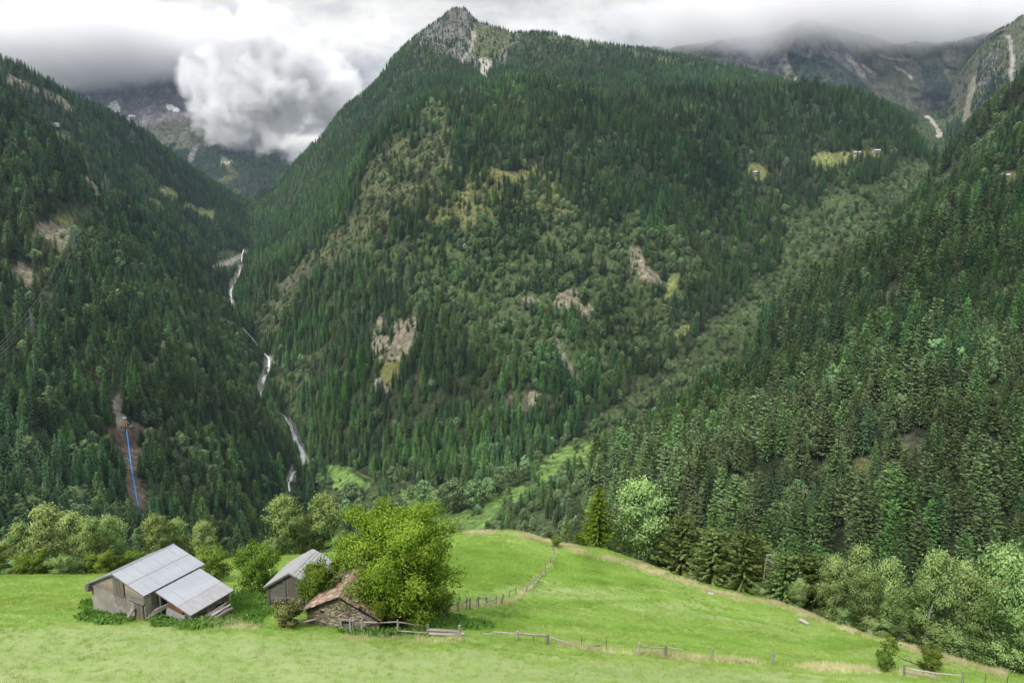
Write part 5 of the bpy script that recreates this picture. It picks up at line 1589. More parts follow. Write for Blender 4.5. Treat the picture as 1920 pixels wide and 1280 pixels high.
for x, dk, h, lb in ((1300, 1.02, 1.8, 'low bush under the first pines'), (1430, 1.03, 2.0, 'low bush at the foot of the broken dead pine'), (1580, 1.04, 2.6, 'low bush right of the dark-stemmed tree'), (1640, 1.03, 2.4, 'low bush under the round-topped pale birch'),
                     (1668, 1.05, 3.0, 'bush right of the round-topped pale birch'), (1712, 1.05, 2.6, 'bush left of the long pale birch stem'), (1768, 1.04, 3.0, 'bush right of the long pale birch stem'), (1805, 1.05, 3.2, 'bush below the dense pale birch'),
                     (1850, 1.04, 2.6, 'bush at the corner of the meadow under the pale birches'), (1890, 1.03, 3.0, 'bush at the lower right end of the dry grass edge')):
    near_tree('bush', 'greybush0', x, dk, h, lb, 'bush', 4.0, 1.25)

# the broken dead pine, two bleached tops, dead brush
def dead_tree(name, p, H, lean, seed, label, cat, n=16, ln=1.6, droop=.9, r0=.13, side=None):
    r = random.Random(seed); b = MB()
    pts = [Vector((lean * H * (i / 6) ** 1.5, r.uniform(-.05, .05), -1.0 if i == 0 else H * i / 6)) for i in range(7)]
    b.tube(pts, [r0 * (1 - i / 7.5) for i in range(7)], 6)
    for k in range(n):
        t = r.uniform(.35, .98); i = min(5, int(t * 6)); q = pts[i].lerp(pts[i + 1], t * 6 - i)
        az = r.uniform(0, 6.28) if side is None else side + r.uniform(-.9, .9)
        L = ln * r.uniform(.5, 1.1)
        d = Vector((math.cos(az), math.sin(az), .3)); c = [q]
        for m in range(4):
            c.append(c[-1] + d * L / 4); d = (d + Vector((0, 0, -droop * .35)) + Vector((r.uniform(-.2, .2), r.uniform(-.2, .2), r.uniform(-.2, .2)))).normalized()
        b.tube(c, [.035, .03, .022, .016, .008], 4, cap=False)
    o = b.build(name, M['dead_wood']); o.location = p
    return tag(o, label, cat)
dead_tree('dead_tree', stand(1428, 107.5), 7.2, .05, 3, 'broken dead pine with hanging bleached branches at the edge of the pine stand', 'tree', 18, 2.3, 1.3, .15, side=-.2)
dead_tree('dead_shrub', stand(1755, 79.5), 2.8, .2, 5, 'bleached leafless shrub right of the long pale birch stem', 'shrub', 40, 1.6, -.1, .06)
dead_tree('dead_shrub', stand(1703, 85), 3.2, -.1, 6, 'bleached leafless shrub left of the long pale birch stem', 'shrub', 40, 1.6, .2, .06)
dead_tree('dead_snag', stand(1624, 96), 9.6, .01, 8, 'bare white snag rising above the grey-green birch', 'tree', 6, 1.2, .2, .12)
# sapling, bush and fallen branch by the near fence at the right
near_tree('sapling', 'sapling', 1662, 1, 3.1, 'thin sapling beside the wooden fence at the lower right', 'sapling', 2.8, at=(1664, 1258))
near_tree('bush', 'bush1', 1655, 1, 1.5, 'small bush at the foot of the thin sapling', 'bush', 4.2, .7, at=(1655, 1258))
near_tree('bush', 'bush2', 1745, 1, 1.9, 'small bush behind the fence at the lower right', 'bush', 4.2, .8, at=(1743, 1261))
p0 = mhit(1752, 1262)
b = MB(); pts = [Vector((0, 0, .1)), Vector((-1.0, .1, .55)), Vector((-2.0, .2, .95)), Vector((-2.9, .3, 1.25))]
b.tube(pts, [.07, .06, .04, .02], 6)
for k in range(12):
    q = pts[1].lerp(pts[3], k / 12); b.tube([q, q + Vector((random.uniform(-.5, .1), random.uniform(-.3, .3), random.uniform(-.1, .45)))], [.02, .006], 4)
o = b.build('fallen_branch', M['bark']); o.location = p0; tag(o, 'dark fallen branch leaning from the bush behind the lower right fence', 'branch')

# ------------------------------------------------------------------ fences
def px_h(x, yb, yt):
    b = mhit(x, yb)
    d = proj(np.array(b))[2]
    return b, (yb - yt) * d / F * 1.16, d


def fence(name, label, posts, rails=(), rad=.075, rrad=.05, cat='fence', mat='fence_wood'):
    """posts (column, foot row, top row[, column of the top]); rails ((x, y), (x, y)[, radius]) between posts"""
    first = mhit(posts[0][0], posts[0][1])
    root = thing(name, label, cat, first)
    ds = []
    r = random.Random(int(posts[0][0]))
    for p in posts:
        b, h, d = px_h(p[0], p[1], p[2]); ds.append((p[0], d))
        t = b + Vector(((p[3] - p[0]) * d / F if len(p) > 3 else r.uniform(-.05, .05), r.uniform(-.05, .05), h))
        m = MB(); k = rad * r.uniform(.85, 1.2)
        m.tube([b - first - Vector((0, 0, .5)), b.lerp(t, .5) - first, t - first], [k, k * .95, k * .85], 6, 0, r.random())
        m.build('post', M[mat], root)
    ds.sort()
    for q in rails:
        rd = q[2] if len(q) > 2 else rrad
        P_ = [PV(x, y, float(np.interp(x, [a for a, _ in ds], [c for _, c in ds])) - .08) for x, y in q[:2]]
        mid = P_[0].lerp(P_[1], .5) + Vector((0, 0, r.uniform(-.05, .02)))
        m = MB(); m.tube([P_[0] - first, mid - first, P_[1] - first], [rd, rd * .95, rd * .8], 6, 0, r.random())
        m.build('rail', M[mat], root)
    return root


fence('rail_fence', 'weathered rail fence running in front of the stone hut and big tree', [(657, 1187, 1161), (679, 1186, 1163), (746, 1187, 1163), (803, 1192, 1171), (862, 1194, 1173)],
      [((655, 1165), (679, 1167)), ((679, 1166), (747, 1165), .07), ((746, 1165), (804, 1174), .06), ((677, 1181), (746, 1182)), ((744, 1182), (803, 1186), .06), ((803, 1180), (864, 1184), .14), ((804, 1187), (871, 1188), .15)], .10)
fence('rail_fence', 'short corner of old fence rails against the foot of the big tree', [(781, 1176, 1160), (760, 1170, 1146)], [((760, 1147), (782, 1162), .05), ((752, 1166), (782, 1161), .05)], .07)
fence('rail_fence', 'broken rail fence sinking into the grass right of the thick log', [(970, 1200, 1184), (1026, 1208, 1189)], [((925, 1184), (971, 1188), .075), ((968, 1186), (1028, 1191), .12), ((1026, 1192), (1066, 1206), .07), ((905, 1188), (928, 1186), .05)], .12)
fence('rail_fence', 'two-post rail fence in the dry grass near the middle of the bottom edge', [(1198, 1229, 1205), (1247, 1232, 1210)], [((1196, 1210), (1249, 1214), .06), ((1247, 1213), (1281, 1217), .05)], .11)
fence('rail_fence', 'sagging rail fence at the lower right beside the thin sapling', [(1695, 1267, 1246), (1804, 1284, 1259)], [((1694, 1251), (1766, 1263), .065), ((1740, 1260), (1806, 1266), .055), ((1696, 1258), (1760, 1270), .05)], .09)
fence('pasture_fence', 'weathered pasture fence climbing the green hillside to the crest',
      [(825, 1147, 1132), (840, 1146, 1127), (859, 1146, 1127), (875, 1143, 1121), (881, 1142, 1121), (898, 1137, 1118), (913, 1134, 1119), (931, 1131, 1116), (955, 1119, 1107), (967, 1115, 1101), (980, 1110, 1098), (1001, 1100, 1081), (1014, 1081, 1069), (1022, 1072, 1057), (1032, 1058, 1045), (1040, 1040, 1025),
       (891, 1134, 1120, 898), (939, 1131, 1114, 945), (985, 1108, 1090, 993)],
      [((824, 1132), (859, 1131)), ((859, 1131), (876, 1127)), ((875, 1125), (882, 1125)), ((898, 1120), (920, 1121)), ((912, 1129), (932, 1122)), ((955, 1108), (968, 1103)), ((985, 1100), (1000, 1091)), ((1001, 1090), (1022, 1062)), ((1003, 1096), (1024, 1068)), ((1030, 1052), (1041, 1031))], .075, .05)
for i, (x, yb, yt, lb) in enumerate(((1334, 1234, 1216, 'short leaning fence post standing alone in dry grass, right of the two-post fence'), (1447.5, 1246, 1224, 'lone upright fence post among tall dry grass'),)):
    b, h, d = px_h(x, yb, yt); m = MB(); m.tube([(0, 0, -.4), (.03, 0, h * .5), (.07, 0, h)], [.12, .115, .10], 7); o = m.build('fence_post', M['fence_wood']); o.location = b; tag(o, lb, 'fence post')
for x, yb, yt, lb in ((1090, 1210, 1191, 'thin metal stake between the broken rail fence and the lying pole'), (1136, 1219, 1197, 'thin metal stake right of the lying pole'), (1846, 1283, 1264, 'thin metal stake right of the sagging fence'),
                      (1887, 1290, 1267, 'thin metal stake nearest the lower right corner'), (1000, 1204, 1193, 'thin metal stake behind the broken rail fence')):
    b, h, d = px_h(x, yb, yt); m = MB(); m.tube([(0, 0, -.3), (.02, 0, h)], [.028, .028], 6); o = m.build('fence_stake', M['bark']); o.location = b; tag(o, lb, 'stake')
for x, yb, yt, lb in ((439, 1113, 1098, 'grey fence post left of the dark bush, leftmost of three'), (445, 1115, 1104, 'mossy middle fence post of the three left of the dark bush'), (454, 1117, 1104, 'dark fence post nearest to the dark bush')):
    b, h, d = px_h(x, yb, yt); m = MB(); m.tube([(0, 0, -.4), (.02, .01, h)], [.07, .06], 6); o = m.build('fence_post', M['grey_wood']); o.location = b; tag(o, lb, 'fence post')
a_, b_ = mhit(1105, 1213), mhit(1128, 1211)
loglike('lying_pole', a_ + Vector((0, 0, .12)), b_ + Vector((0, 0, .15)), .09, M['fence_wood'], 'pole lying in the grass between two thin metal stakes', 'pole')
a_, b_ = mhit(1499, 1166), mhit(1517, 1172)
loglike('fallen_log', a_ + Vector((0, 0, .35)), b_ + Vector((0, 0, .12)), .22, M['stone'], 'pale broken log lying on the right slope of the meadow', 'log')


def boulder(x, y, s, label, seed):
    r = np.random.default_rng(seed); b = mhit(x, y)
    bm_v, bm_f = [], []
    n1_, n2_ = 7, 10
    for i in range(n1_ + 1):
        for j in range(n2_):
            th, ph = math.pi * i / n1_, 2 * math.pi * j / n2_
            k = s * r.uniform(.75, 1.1)
            bm_v.append((k * math.sin(th) * math.cos(ph) * 1.3, k * math.sin(th) * math.sin(ph), k * math.cos(th) * .65))
    for i in range(n1_):
        for j in range(n2_):
            bm_f.append((i * n2_ + j, (i + 1) * n2_ + j, (i + 1) * n2_ + (j + 1) % n2_, i * n2_ + (j + 1) % n2_))
    m = MB(); m.add(bm_v, bm_f); o = m.build('boulder', M['stone']); o.location = b + Vector((0, 0, s * .15)); tag(o, label, 'rock')
boulder(1333, 1114, .42, 'small pale rock on the meadow near the dry grass edge below the pines', 1)
boulder(1297, 1126, .22, 'tiny pale stone on the meadow left of the small pale rock', 2)
boulder(427, 1126, .3, 'pale stone by the nettles behind the lean-to shed', 3)

# ------------------------------------------------------------------ pylons and wires
PY = []
def pylon(x, yb, yt, label, d=None, sink=14):
    b = hit(x, yb, [S['left_near'].bvh, S['left_far'].bvh])
    d = proj(np.array(b))[2]
    H = (yb - yt) * d / F + sink
    root = thing('pylon', label, 'pylon', b - Vector((0, 0, sink)))
    m = MB(); w0, w1 = 3.2, .5; n = 9; rad = .16
    lv = [H * i / n for i in range(n + 1)]
    cor = lambda z: [(sx * (w0 + (w1 - w0) * z / H), sy * (w0 + (w1 - w0) * z / H), z) for sx, sy in ((-1, -1), (1, -1), (1, 1), (-1, 1))]
    for i in range(n):
        a, c = cor(lv[i]), cor(lv[i + 1])
        for k in range(4):
            m.tube([a[k], c[k]], [rad * 1.3, rad * 1.3], 4); m.tube([a[k], c[(k + 1) % 4]], [rad * .7] * 2, 4); m.tube([a[(k + 1) % 4], c[k]], [rad * .7] * 2, 4)
    m.build('tower_body', M['steel'], root)
    arms = []
    for z, L in ((H * .66, 7.0), (H * .80, 5.2)):
        m = MB()
        m.tube([(-L, 0, z), (L, 0, z)], [rad, rad], 4)
        for s_ in (-1, 1): m.tube([(s_ * L, 0, z), (0, 0, z + 2.2)], [rad * .8] * 2, 4); m.tube([(s_ * L, 0, z - 1.6), (s_ * L, 0, z)], [.12, .12], 4); arms.append(Vector((s_ * L, 0, z - 1.6)) + root.location)
        m.build('crossarm', M['steel'], root)
    PY.append((root, arms + [root.location + Vector((0, 0, H))]))
pylon(63, 645, 579, 'lattice power pylon among the trees of the left slope, nearest of the line')
pylon(140, 480, 418, 'lattice power pylon above the pale rocks on the left slope')
pylon(200, 359, 327, 'small lattice power pylon on the ridge of the left slope')
pylon(248, 262, 243, 'tiny farthest lattice power pylon near the left skyline')
off = [PV(-230, 800 + 8 * i, 560) + Vector((0, 0, 12)) for i in range(5)]
for k in range(5):
    chain = [off[k]] + [p[1][k] for p in PY]
    m = MB()
    for a, c in zip(chain[:-1], chain[1:]):
        n = 18; sag = (c - a).length * .045
        m.tube([a.lerp(c, i / n) - Vector((0, 0, sag * 4 * (i / n) * (1 - i / n))) for i in range(n + 1)], [.06] * (n + 1), 4)
    o = m.build('power_line', M['wire']); tag(o, ('thin power line hung from the left tip of the lower pylon arms', 'thin power line hung from the right tip of the lower pylon arms', 'thin power line hung from the left tip of the upper pylon arms', 'thin power line hung from the right tip of the upper pylon arms', 'thin earth wire running over the tips of the pylons')[k], 'power line')

# ------------------------------------------------------------------ torrent
river_m = NT('white_water')
nz = river_m.noise(.30, 6, .7, river_m.coord('Object')); nz2 = river_m.noise(.09, 3, .5, river_m.coord('Object'))
river_m.bsdf(river_m.mix(river_m.rng(river_m.math('ADD', nz, river_m.math('MULTIPLY', nz2, .4)), .70, .84), (.82, .84, .86), (.26, .27, .26)), .5, bump=nz, bstr=.8, bdist=.6)
RIV = [(456, 468, 1.5), (452, 500, 2.5), (446, 518, 2), (437, 535, 3), (433, 552, 4.5), (437, 566, 3), (434, 585, 2), (455, 615, 1.5), (485, 650, 1.5), (504, 672, 4), (506, 690, 5), (497, 705, 7), (490, 725, 7), (486, 740, 6), (505, 762, 2), (533, 780, 4), (542, 795, 5), (550, 812, 6), (557, 832, 9), (566, 850, 10), (570, 866, 9), (560, 876, 6), (547, 888, 5), (542, 905, 5), (540, 922, 5)]
ra = np.array(RIV, float); tq = np.linspace(0, len(RIV) - 1, 150)
rx, ry, rw = [np.interp(tq, np.arange(len(RIV)), ra[:, i]) for i in range(3)]
rx = rx + 3.2 * fbm(tq * 1.6, tq * 0, 3, 3); rw = rw * (1 + .35 * fbm(tq * 1.7, tq * 0 + 5, 8, 3))
dd = []
for x, y in zip(rx, ry):
    h_ = hit(x, y); dd.append(proj(np.array(h_))[2] if h_ else np.nan)
dd = np.array(dd); dd = np.where(dd < 300, np.nan, dd); ok = ~np.isnan(dd); dd = np.interp(tq, tq[ok], dd[ok])
dd = np.minimum.accumulate(np.convolve(np.pad(dd, 6, 'edge'), np.ones(13) / 13, 'valid')) * .994
Lf, Rt = P(rx - .5 * rw, ry, dd), P(rx + .5 * rw, ry, dd)
V = np.stack([Lf, Rt], 1).reshape(-1, 3); n = len(rx); i = np.arange(n - 1)
rv = link('river', np_mesh('river', V, np.stack([2 * i, 2 * i + 1, 2 * i + 3, 2 * i + 2], 1), river_m.mat)); rv['kind'] = 'structure'

# ------------------------------------------------------------------ building site with the blue pipe
pp = []
for x, y in ((237, 806), (241, 835), (245, 865), (249, 893), (253, 918), (258, 945), (264, 970), (269, 990)):
    pp.append(hit(x, y, [S['left_near'].bvh]) + Vector((0, 0, .9)))
m = MB(); m.tube(pp, [.72] * len(pp), 10); o = m.build('pipeline', M['blue_pipe'], smooth=True); tag(o, 'long blue pipe laid down the cleared dirt strip on the left slope', 'pipeline')
site = hit(240, 803, [S['left_near'].bvh]); ds_ = proj(np.array(site))[2]; mpp = ds_ / F
def sitept(x, y, up=0): return hit(x, y, [S['left_near'].bvh]) + Vector((0, 0, up))
def lev(mb, r=1): return mb
ex = thing('excavator', 'red and yellow excavator with raised boom at the top of the blue pipe', 'excavator', sitept(235, 803, .3), .5)
m = MB()
for s_ in (-1, 1): m.box((0, s_ * 1.1, .45), (3.8, .6, .9))
m.build('track', M['dark_metal'], ex)
m = MB(); m.box((-.3, 0, 1.6), (3.0, 2.4, 1.3), taper=.9); m.build('body', M['red_paint'], ex)
m = MB(); m.box((.6, .6, 2.6), (1.3, 1.1, 1.4), taper=.85); m.build('cab', M['dark_metal'], ex)
m = MB(); m.tube([(1.2, -.2, 1.8), (2.0, -.2, 6.0), (1.4, -.2, 8.8)], [.42, .38, .25], 6); m.build('boom', M['yellow_paint'], ex)
m = MB(); m.tube([(1.4, -.2, 8.8), (3.6, -.2, 5.6)], [.28, .2], 6); m.box((3.7, -.2, 5.2), (.9, .9, .8), taper=.6); m.build('bucket_arm', M['yellow_paint'], ex)
vn = thing('van', 'white van parked on the dirt track above the excavator', 'van', sitept(233, 786, .2), 1.2)
m = MB(); m.box((-.4, 0, 1.35), (4.2, 2.0, 1.9), taper=.94); m.box((2.1, 0, .95), (1.1, 1.95, 1.1), taper=.9); m.build('body', M['white_paint'], vn)
m = MB(); m.box((1.62, 0, 1.75), (.5, 1.7, .7)); m.build('windscreen', M['dark_metal'], vn)
for sx in (-1.6, 1.6):
    for s_ in (-1, 1):
        m = MB(); m.tube([(sx, s_ * .85, .4), (sx, s_ * 1.05, .4)], [.4, .4], 12); m.build('wheel', M['dark'], vn)
tr_ = thing('truck', 'grey truck with a dark cab beside the excavator', 'truck', sitept(246, 803, .3), .15)
m = MB(); m.box((-1.0, 0, 2.1), (5.4, 2.5, 2.2), taper=.97); m.build('body', M['grey_metal'], tr_)
m = MB(); m.box((2.9, 0, 1.7), (1.9, 2.4, 2.4), taper=.88); m.build('cab', M['dark_metal'], tr_)
m = MB(); m.box((3.1, 0, 2.3), (1.65, 2.2, .7)); m.build('windscreen', M['grey_metal'], tr_)
for sx in (-2.6, 0, 2.8):
    for s_ in (-1, 1):
        m = MB(); m.tube([(sx, s_ * 1.0, .5), (sx, s_ * 1.28, .5)], [.55, .55], 12); m.build('wheel', M['dark'], tr_)
lo = thing('loader', 'small orange loader left of the excavator', 'loader', sitept(228, 803, .2), 2.8)
m = MB(); m.box((0, 0, 1.1), (2.8, 1.7, 1.2), taper=.85); m.box((-.3, 0, 2.1), (1.1, 1.3, 1.0), taper=.8); m.build('body', M['red_paint'], lo)
m = MB(); m.tube([(1.0, .6, 1.2), (2.6, .6, .6)], [.15, .12], 5); m.tube([(1.0, -.6, 1.2), (2.6, -.6, .6)], [.15, .12], 5); m.box((2.9, 0, .5), (.8, 1.8, .7), taper=.7); m.build('shovel', M['red_paint'], lo)
for sx in (-.9, .9):
    for s_ in (-1, 1):
        m = MB(); m.tube([(sx, s_ * .8, .5), (sx, s_ * 1.1, .5)], [.5, .5], 12); m.build('wheel', M['dark'], lo)

# ------------------------------------------------------------------ far chalets
def chalet(x, y, w, l, h, yaw, wall, roof, label, cat='chalet', name='chalet', base=None):
    b = hit(x, y, [s_.bvh for s_ in S.values()])
    o = thing(name, label, cat, b - Vector((0, 0, .5)), math.radians(yaw))
    rh = w * .27
    m = MB(); m.prism([(-w / 2, -l / 2, -2.5), (w / 2, -l / 2, -2.5), (w / 2, -l / 2, h), (0, -l / 2, h + rh - .1), (-w / 2, -l / 2, h)][::-1], (0, l, 0)); m.build('wall', M[wall], o)
    m = MB()
    for s_ in (-1, 1):
        e = s_ * (w / 2 + .7); ze = h + rh - (rh / (w / 2)) * (w / 2 + .7)
        m.prism([(0, -l / 2 - .7, h + rh), (e, -l / 2 - .7, ze), (e, l / 2 + .7, ze), (0, l / 2 + .7, h + rh)], (0, 0, .25))
    m.build('roof', M[roof], o)
    m = MB()
    for u in (-w * .24, w * .24): m.box((u, -l / 2 - .03, h * .62), (w * .13, .08, h * .32))
    m.box((-w / 2 - .03, 0, h * .6), (.08, l * .2, h * .3)); m.box((w / 2 + .03, 0, h * .6), (.08, l * .2, h * .3))
    m.build('window', M['dark'], o)
    if base:
        m = MB(); m.box((0, 0, .55), (w + .1, l + .1, 1.7)); m.build('plinth', M[base], o)
    return o
chalet(307, 360, 9, 12, 5, 60, 'white_wall', 'grey_roof', 'white chalet with a long pale roof, upper of the group on the left slope')
chalet(319, 368, 8, 10, 5, 40, 'chalet_wood', 'grey_roof', 'brown chalet just right of the white chalet on the left slope')
chalet(279, 385, 8, 12, 5, 70, 'white_wall', 'grey_roof', 'white house lowest left of the chalet group on the left slope')
chalet(295, 394, 8, 10, 5, 50, 'white_wall', 'grey_roof', 'pale house right below the chalet group on the left slope')
chalet(100, 236, 7, 34, 5, 75, 'white_wall', 'grey_roof', 'long pale low building high on the far left slope', 'building', 'building')
chalet(1608, 290, 11, 14, 5, 60, 'chalet_wood', 'grey_roof', 'dark chalet standing in the high yellow clearing, left of two', base='stone')
chalet(1645, 286, 10, 13, 5, 60, 'chalet_wood', 'grey_roof', 'dark chalet at the upper right end of the high yellow clearing', base='stone')
chalet(1418, 327, 9, 11, 5, 30, 'chalet_wood', 'grey_roof', 'chalet at the lower edge of the small tan clearing on the main slope', base='stone')
chalet(1454, 327, 9, 11, 5, 50, 'chalet_wood', 'chalet_wood', 'all-brown chalet between the two clearings of the main slope', base='stone')
chalet(1882, 334, 8, 12, 4, 75, 'chalet_wood', 'grey_roof', 'dark timber chalet on the small terrace high on the right slope', base='stone')
chalet(1861, 334, 5, 6, 3.5, 60, 'chalet_wood', 'grey_roof', 'small hut left of the dark timber chalet on the right slope', 'hut', 'hut')
chalet(1452, 679, 7, 7, 3.2, 20, 'chalet_wood', 'grey_roof', 'small dark hut with a grey roof at the left edge of the right forest', 'hut', 'hut')
chalet(1460, 678, 6, 7, 3.2, 75, 'chalet_wood', 'red_roof', 'small hut with a red roof at the left edge of the right forest', 'hut', 'hut')
chalet(870, 463, 9, 10, 3.5, 40, 'stone', 'grey_roof', 'lone stone hut with a grey roof in the clearing of the central mountain', 'hut', 'hut')

# round trees on the green strips of the valley floor
for x, y, h, kd_, lb in ((795, 944, 18, 0, 'large round tree alone on the valley meadow, yellowish on its left'), (850, 962, 24, 1, 'biggest dark round tree of the valley meadow hedge'), (828, 962, 17, 2, 'round tree just left of the biggest one on the valley meadow'),
                         (885, 955, 19, 3, 'round tree right of the biggest one on the valley meadow'), (915, 940, 17, 0, 'round tree in the middle of the valley hedge'), (935, 928, 15, 1, 'round tree towards the right of the valley hedge'), (962, 912, 16, 2, 'round tree near the right end of the valley hedge'),
                         (985, 900, 15, 3, 'last round tree at the right end of the valley hedge'), (1008, 872, 12, 0, 'pale round tree at the upper edge of the valley meadow'), (660, 945, 19, 1, 'dark round tree on the valley floor right of the torrent'), (650, 972, 15, 2, 'round tree below the dark one on the valley floor'),
                         (735, 905, 14, 3, 'round tree at the upper left edge of the valley meadow'), (770, 935, 10, 0, 'small round tree left of the large one on the valley meadow')):
    b = hit(x, y, [S['center_front'].bvh, S['right_slope'].bvh])
    if b is None: continue
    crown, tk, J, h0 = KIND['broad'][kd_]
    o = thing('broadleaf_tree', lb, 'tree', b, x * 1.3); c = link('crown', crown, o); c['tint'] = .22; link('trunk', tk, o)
    s_ = h * 1.7 / h0; o.scale = (s_ * 1.12, s_ * 1.12, s_ * .95)

# ------------------------------------------------------------------ grass of the meadow
def tuft(name, n, hgt, wid, spread, mat, seed, lean=.5, broad=False):
    r = np.random.default_rng(seed)
    V, Q, LV = [], [], []
    for k in range(n):
        a, rr_ = r.uniform(0, 6.28), spread * math.sqrt(r.uniform())
        p = np.array([math.cos(a) * rr_, math.sin(a) * rr_, -.02])
        h = hgt * r.uniform(.5, 1.2); az = r.uniform(0, 6.28); ln = lean * r.uniform(.1, 1) * h
        d = np.array([math.cos(az), math.sin(az), 0]); s = np.array([-d[1], d[0], 0]) * wid * r.uniform(.7, 1.3)
        t1 = p + d * ln * .35 + np.array([0, 0, h * .6]); t2 = p + d * ln + np.array([0, 0, h * (1 if not broad else .8)])
        o = len(V)
        if broad: V += [p, t1 + s, t2, t1 - s]
        else: V += [p - s * .5, p + s * .5, t2 + s * .12, t2 - s * .12]
        Q.append((o, o + 1, o + 2, o + 3)); LV += [np.clip(r.normal(.5, .25), 0, 1)] * 4
    return np_mesh(name, np.array(V), np.array(Q), mat, np.array(LV))


cxm, cym, dmm = proj(mw.W)
W4 = mw.W
e1 = W4[:-1, 1:] - W4[:-1, :-1]; e2_ = W4[1:, :-1] - W4[:-1, :-1]
area = np.linalg.norm(np.cross(e1, e2_), axis=-1)
inside = (cxm[:-1, :-1] > -25) & (cxm[:-1, :-1] < 1945) & (cym[:-1, :-1] < 1300)
rowi = np.arange(area.shape[0])[:, None]
inside &= rowi >= 46 * 2                                   # nothing past the crest's back


def sow(density, mask=None, seed=1):
    r = np.random.default_rng(seed)
    lam = area * inside * density
    if mask is not None: lam = lam * mask(mw.px[:-1, :-1], mw.py[:-1, :-1])
    c = r.poisson(lam); iy, ix = np.nonzero(c); rp = c[iy, ix]; iy, ix = np.repeat(iy, rp), np.repeat(ix, rp)
    u, v = r.uniform(0, 1, (len(iy), 1)), r.uniform(0, 1, (len(iy), 1))
    p = (W4[iy, ix] * (1 - u) + W4[iy, ix + 1] * u) * (1 - v) + (W4[iy + 1, ix] * (1 - u) + W4[iy + 1, ix + 1] * u) * v
    return p, r


def scatter_grass(name, label, density, mask, meshes, seed, smin, smax):
    p, r = sow(density, mask, seed)
    n = len(p); s = r.uniform(smin, smax, n)
    t = .40 * fbm(p[:, 0] / 3.0, p[:, 1] / 3.0, seed, 4) + .05
    o = scatter(name, p, np.stack([s, s, s * r.uniform(.7, 1.3, n)], 1), np.stack([r.normal(0, .12, n), r.normal(0, .12, n), r.uniform(0, 6.28, n)], 1), r.integers(0, len(meshes), n), t, meshes, label)
    o['category'] = 'grass'
    print(name, n)
    return o


def weed_mask(px, py):
    m = np.zeros(np.shape(px))
    for e in ((200, 1156, 52, 12), (165, 1138, 12, 9), (305, 1158, 26, 13), (370, 1170, 44, 9), (465, 1140, 36, 28), (430, 1150, 20, 20), (835, 1165, 40, 12), (700, 1185, 60, 6), (880, 1170, 40, 10)):
        m = np.maximum(m, np.clip(1.4 - ((px - e[0]) / e[2]) ** 2 - ((py - e[1]) / e[3]) ** 2, 0, 1))
    return m


def edge_mask(px, py):
    cl_ = np.interp(px, cr[:, 0], cr[:, 1])
    return (np.abs(py - cl_ - 1) < 4) * 1.0


scatter_grass('grass', 'short mown meadow grass', 17.0, lambda x, y: (1 - .55 * mown_mask(x, y)) * (.45 + .9 * lush_mask(x, y)), [tuft('grass_tuft', 16, .19, .018, .22, M['grass'], s) for s in range(4)], 5, .7, 1.3)
scatter_grass('dry_grass', 'tall dry straw-coloured grass along the fences and the crest', 22.0, lambda x, y: dry_mask(x, y) ** 1.5, [tuft('dry_tuft', 15, .42, .016, .2, M['dry_grass'], 20 + s, .45) for s in range(4)], 6, .5, 1.3)
scatter_grass('weeds', 'dark nettles and weeds round the buildings', 11.0, weed_mask, [tuft('weed_tuft', 18, .34, .07, .34, M['weed'], 40 + s, .8, True) for s in range(3)], 8, .6, 1.5)['category'] = 'weeds'
scatter_grass('uncut_grass', 'uncut grass fringe on the meadow edge', 7.0, edge_mask, [tuft('fringe_tuft', 12, .34, .015, .2, M['grass'], 60 + s, .5) for s in range(3)], 9, .6, 1.3)

# ------------------------------------------------------------------ camera, sky, sun, air
cam = bpy.data.cameras.new('camera'); co = bpy.data.objects.new('camera', cam); COL.objects.link(co)
cam.sensor_width = 36; cam.lens = F * 36 / 1920; cam.clip_start = .5; cam.clip_end = 60000
co.rotation_euler = (math.pi / 2 - PITCH, 0, 0)
SC.camera = co

SUN_EL, SUN_AZ = 48.0, 215.0            # azimuth from north (+Y), clockwise
sd = bpy.data.lights.new('sun', 'SUN'); sd.energy = 3.2; sd.angle = math.radians(8); sd.color = (1, .95, .88)
so_ = bpy.data.objects.new('sun', sd); COL.objects.link(so_)
az, el = math.radians(SUN_AZ), math.radians(SUN_EL)
dirv = Vector((math.sin(az) * math.cos(el), math.cos(az) * math.cos(el), math.sin(el)))
so_.rotation_euler = dirv.to_track_quat('Z', 'Y').to_euler()

wd_ = bpy.data.worlds.new('World'); SC.world = wd_; wd_.use_nodes = True
wt = wd_.node_tree; wt.nodes.clear()
wq = NT.__new__(NT); wq.t = wt; wq.mat = None
wo = wt.nodes.new('ShaderNodeOutputWorld')
sky = wt.nodes.new('ShaderNodeTexSky'); sky.sky_type = 'NISHITA'; sky.sun_disc = False
sky.sun_elevation = el; sky.sun_rotation = az; sky.altitude = 1500; sky.dust_density = 2
bg1 = wt.nodes.new('ShaderNodeBackground'); wt.links.new(sky.outputs[0], bg1.inputs[0]); bg1.inputs[1].default_value = 0.10
tc = wt.nodes.new('ShaderNodeTexCoord')
sp_ = wt.nodes.new('ShaderNodeSeparateXYZ'); wt.links.new(tc.outputs['Generated'], sp_.inputs[0])
mp = wt.nodes.new('ShaderNodeMapping'); mp.inputs['Scale'].default_value = (1, 1, 2.2); wt.links.new(tc.outputs['Generated'], mp.inputs[0])
n1 = wq.noise(3.0, 9, 0.58, mp.outputs[0], 0.4)
n2 = wq.noise(9.0, 8, 0.6, mp.outputs[0], 0.2)
AZ = wq.math('ARCTAN2', sp_.outputs[0], sp_.outputs[1]); EL = wq.math('ARCSINE', sp_.outputs[2])
AZ = wq.math('ADD', AZ, wq.math('MULTIPLY', wq.math('SUBTRACT', n2, .5), .16))
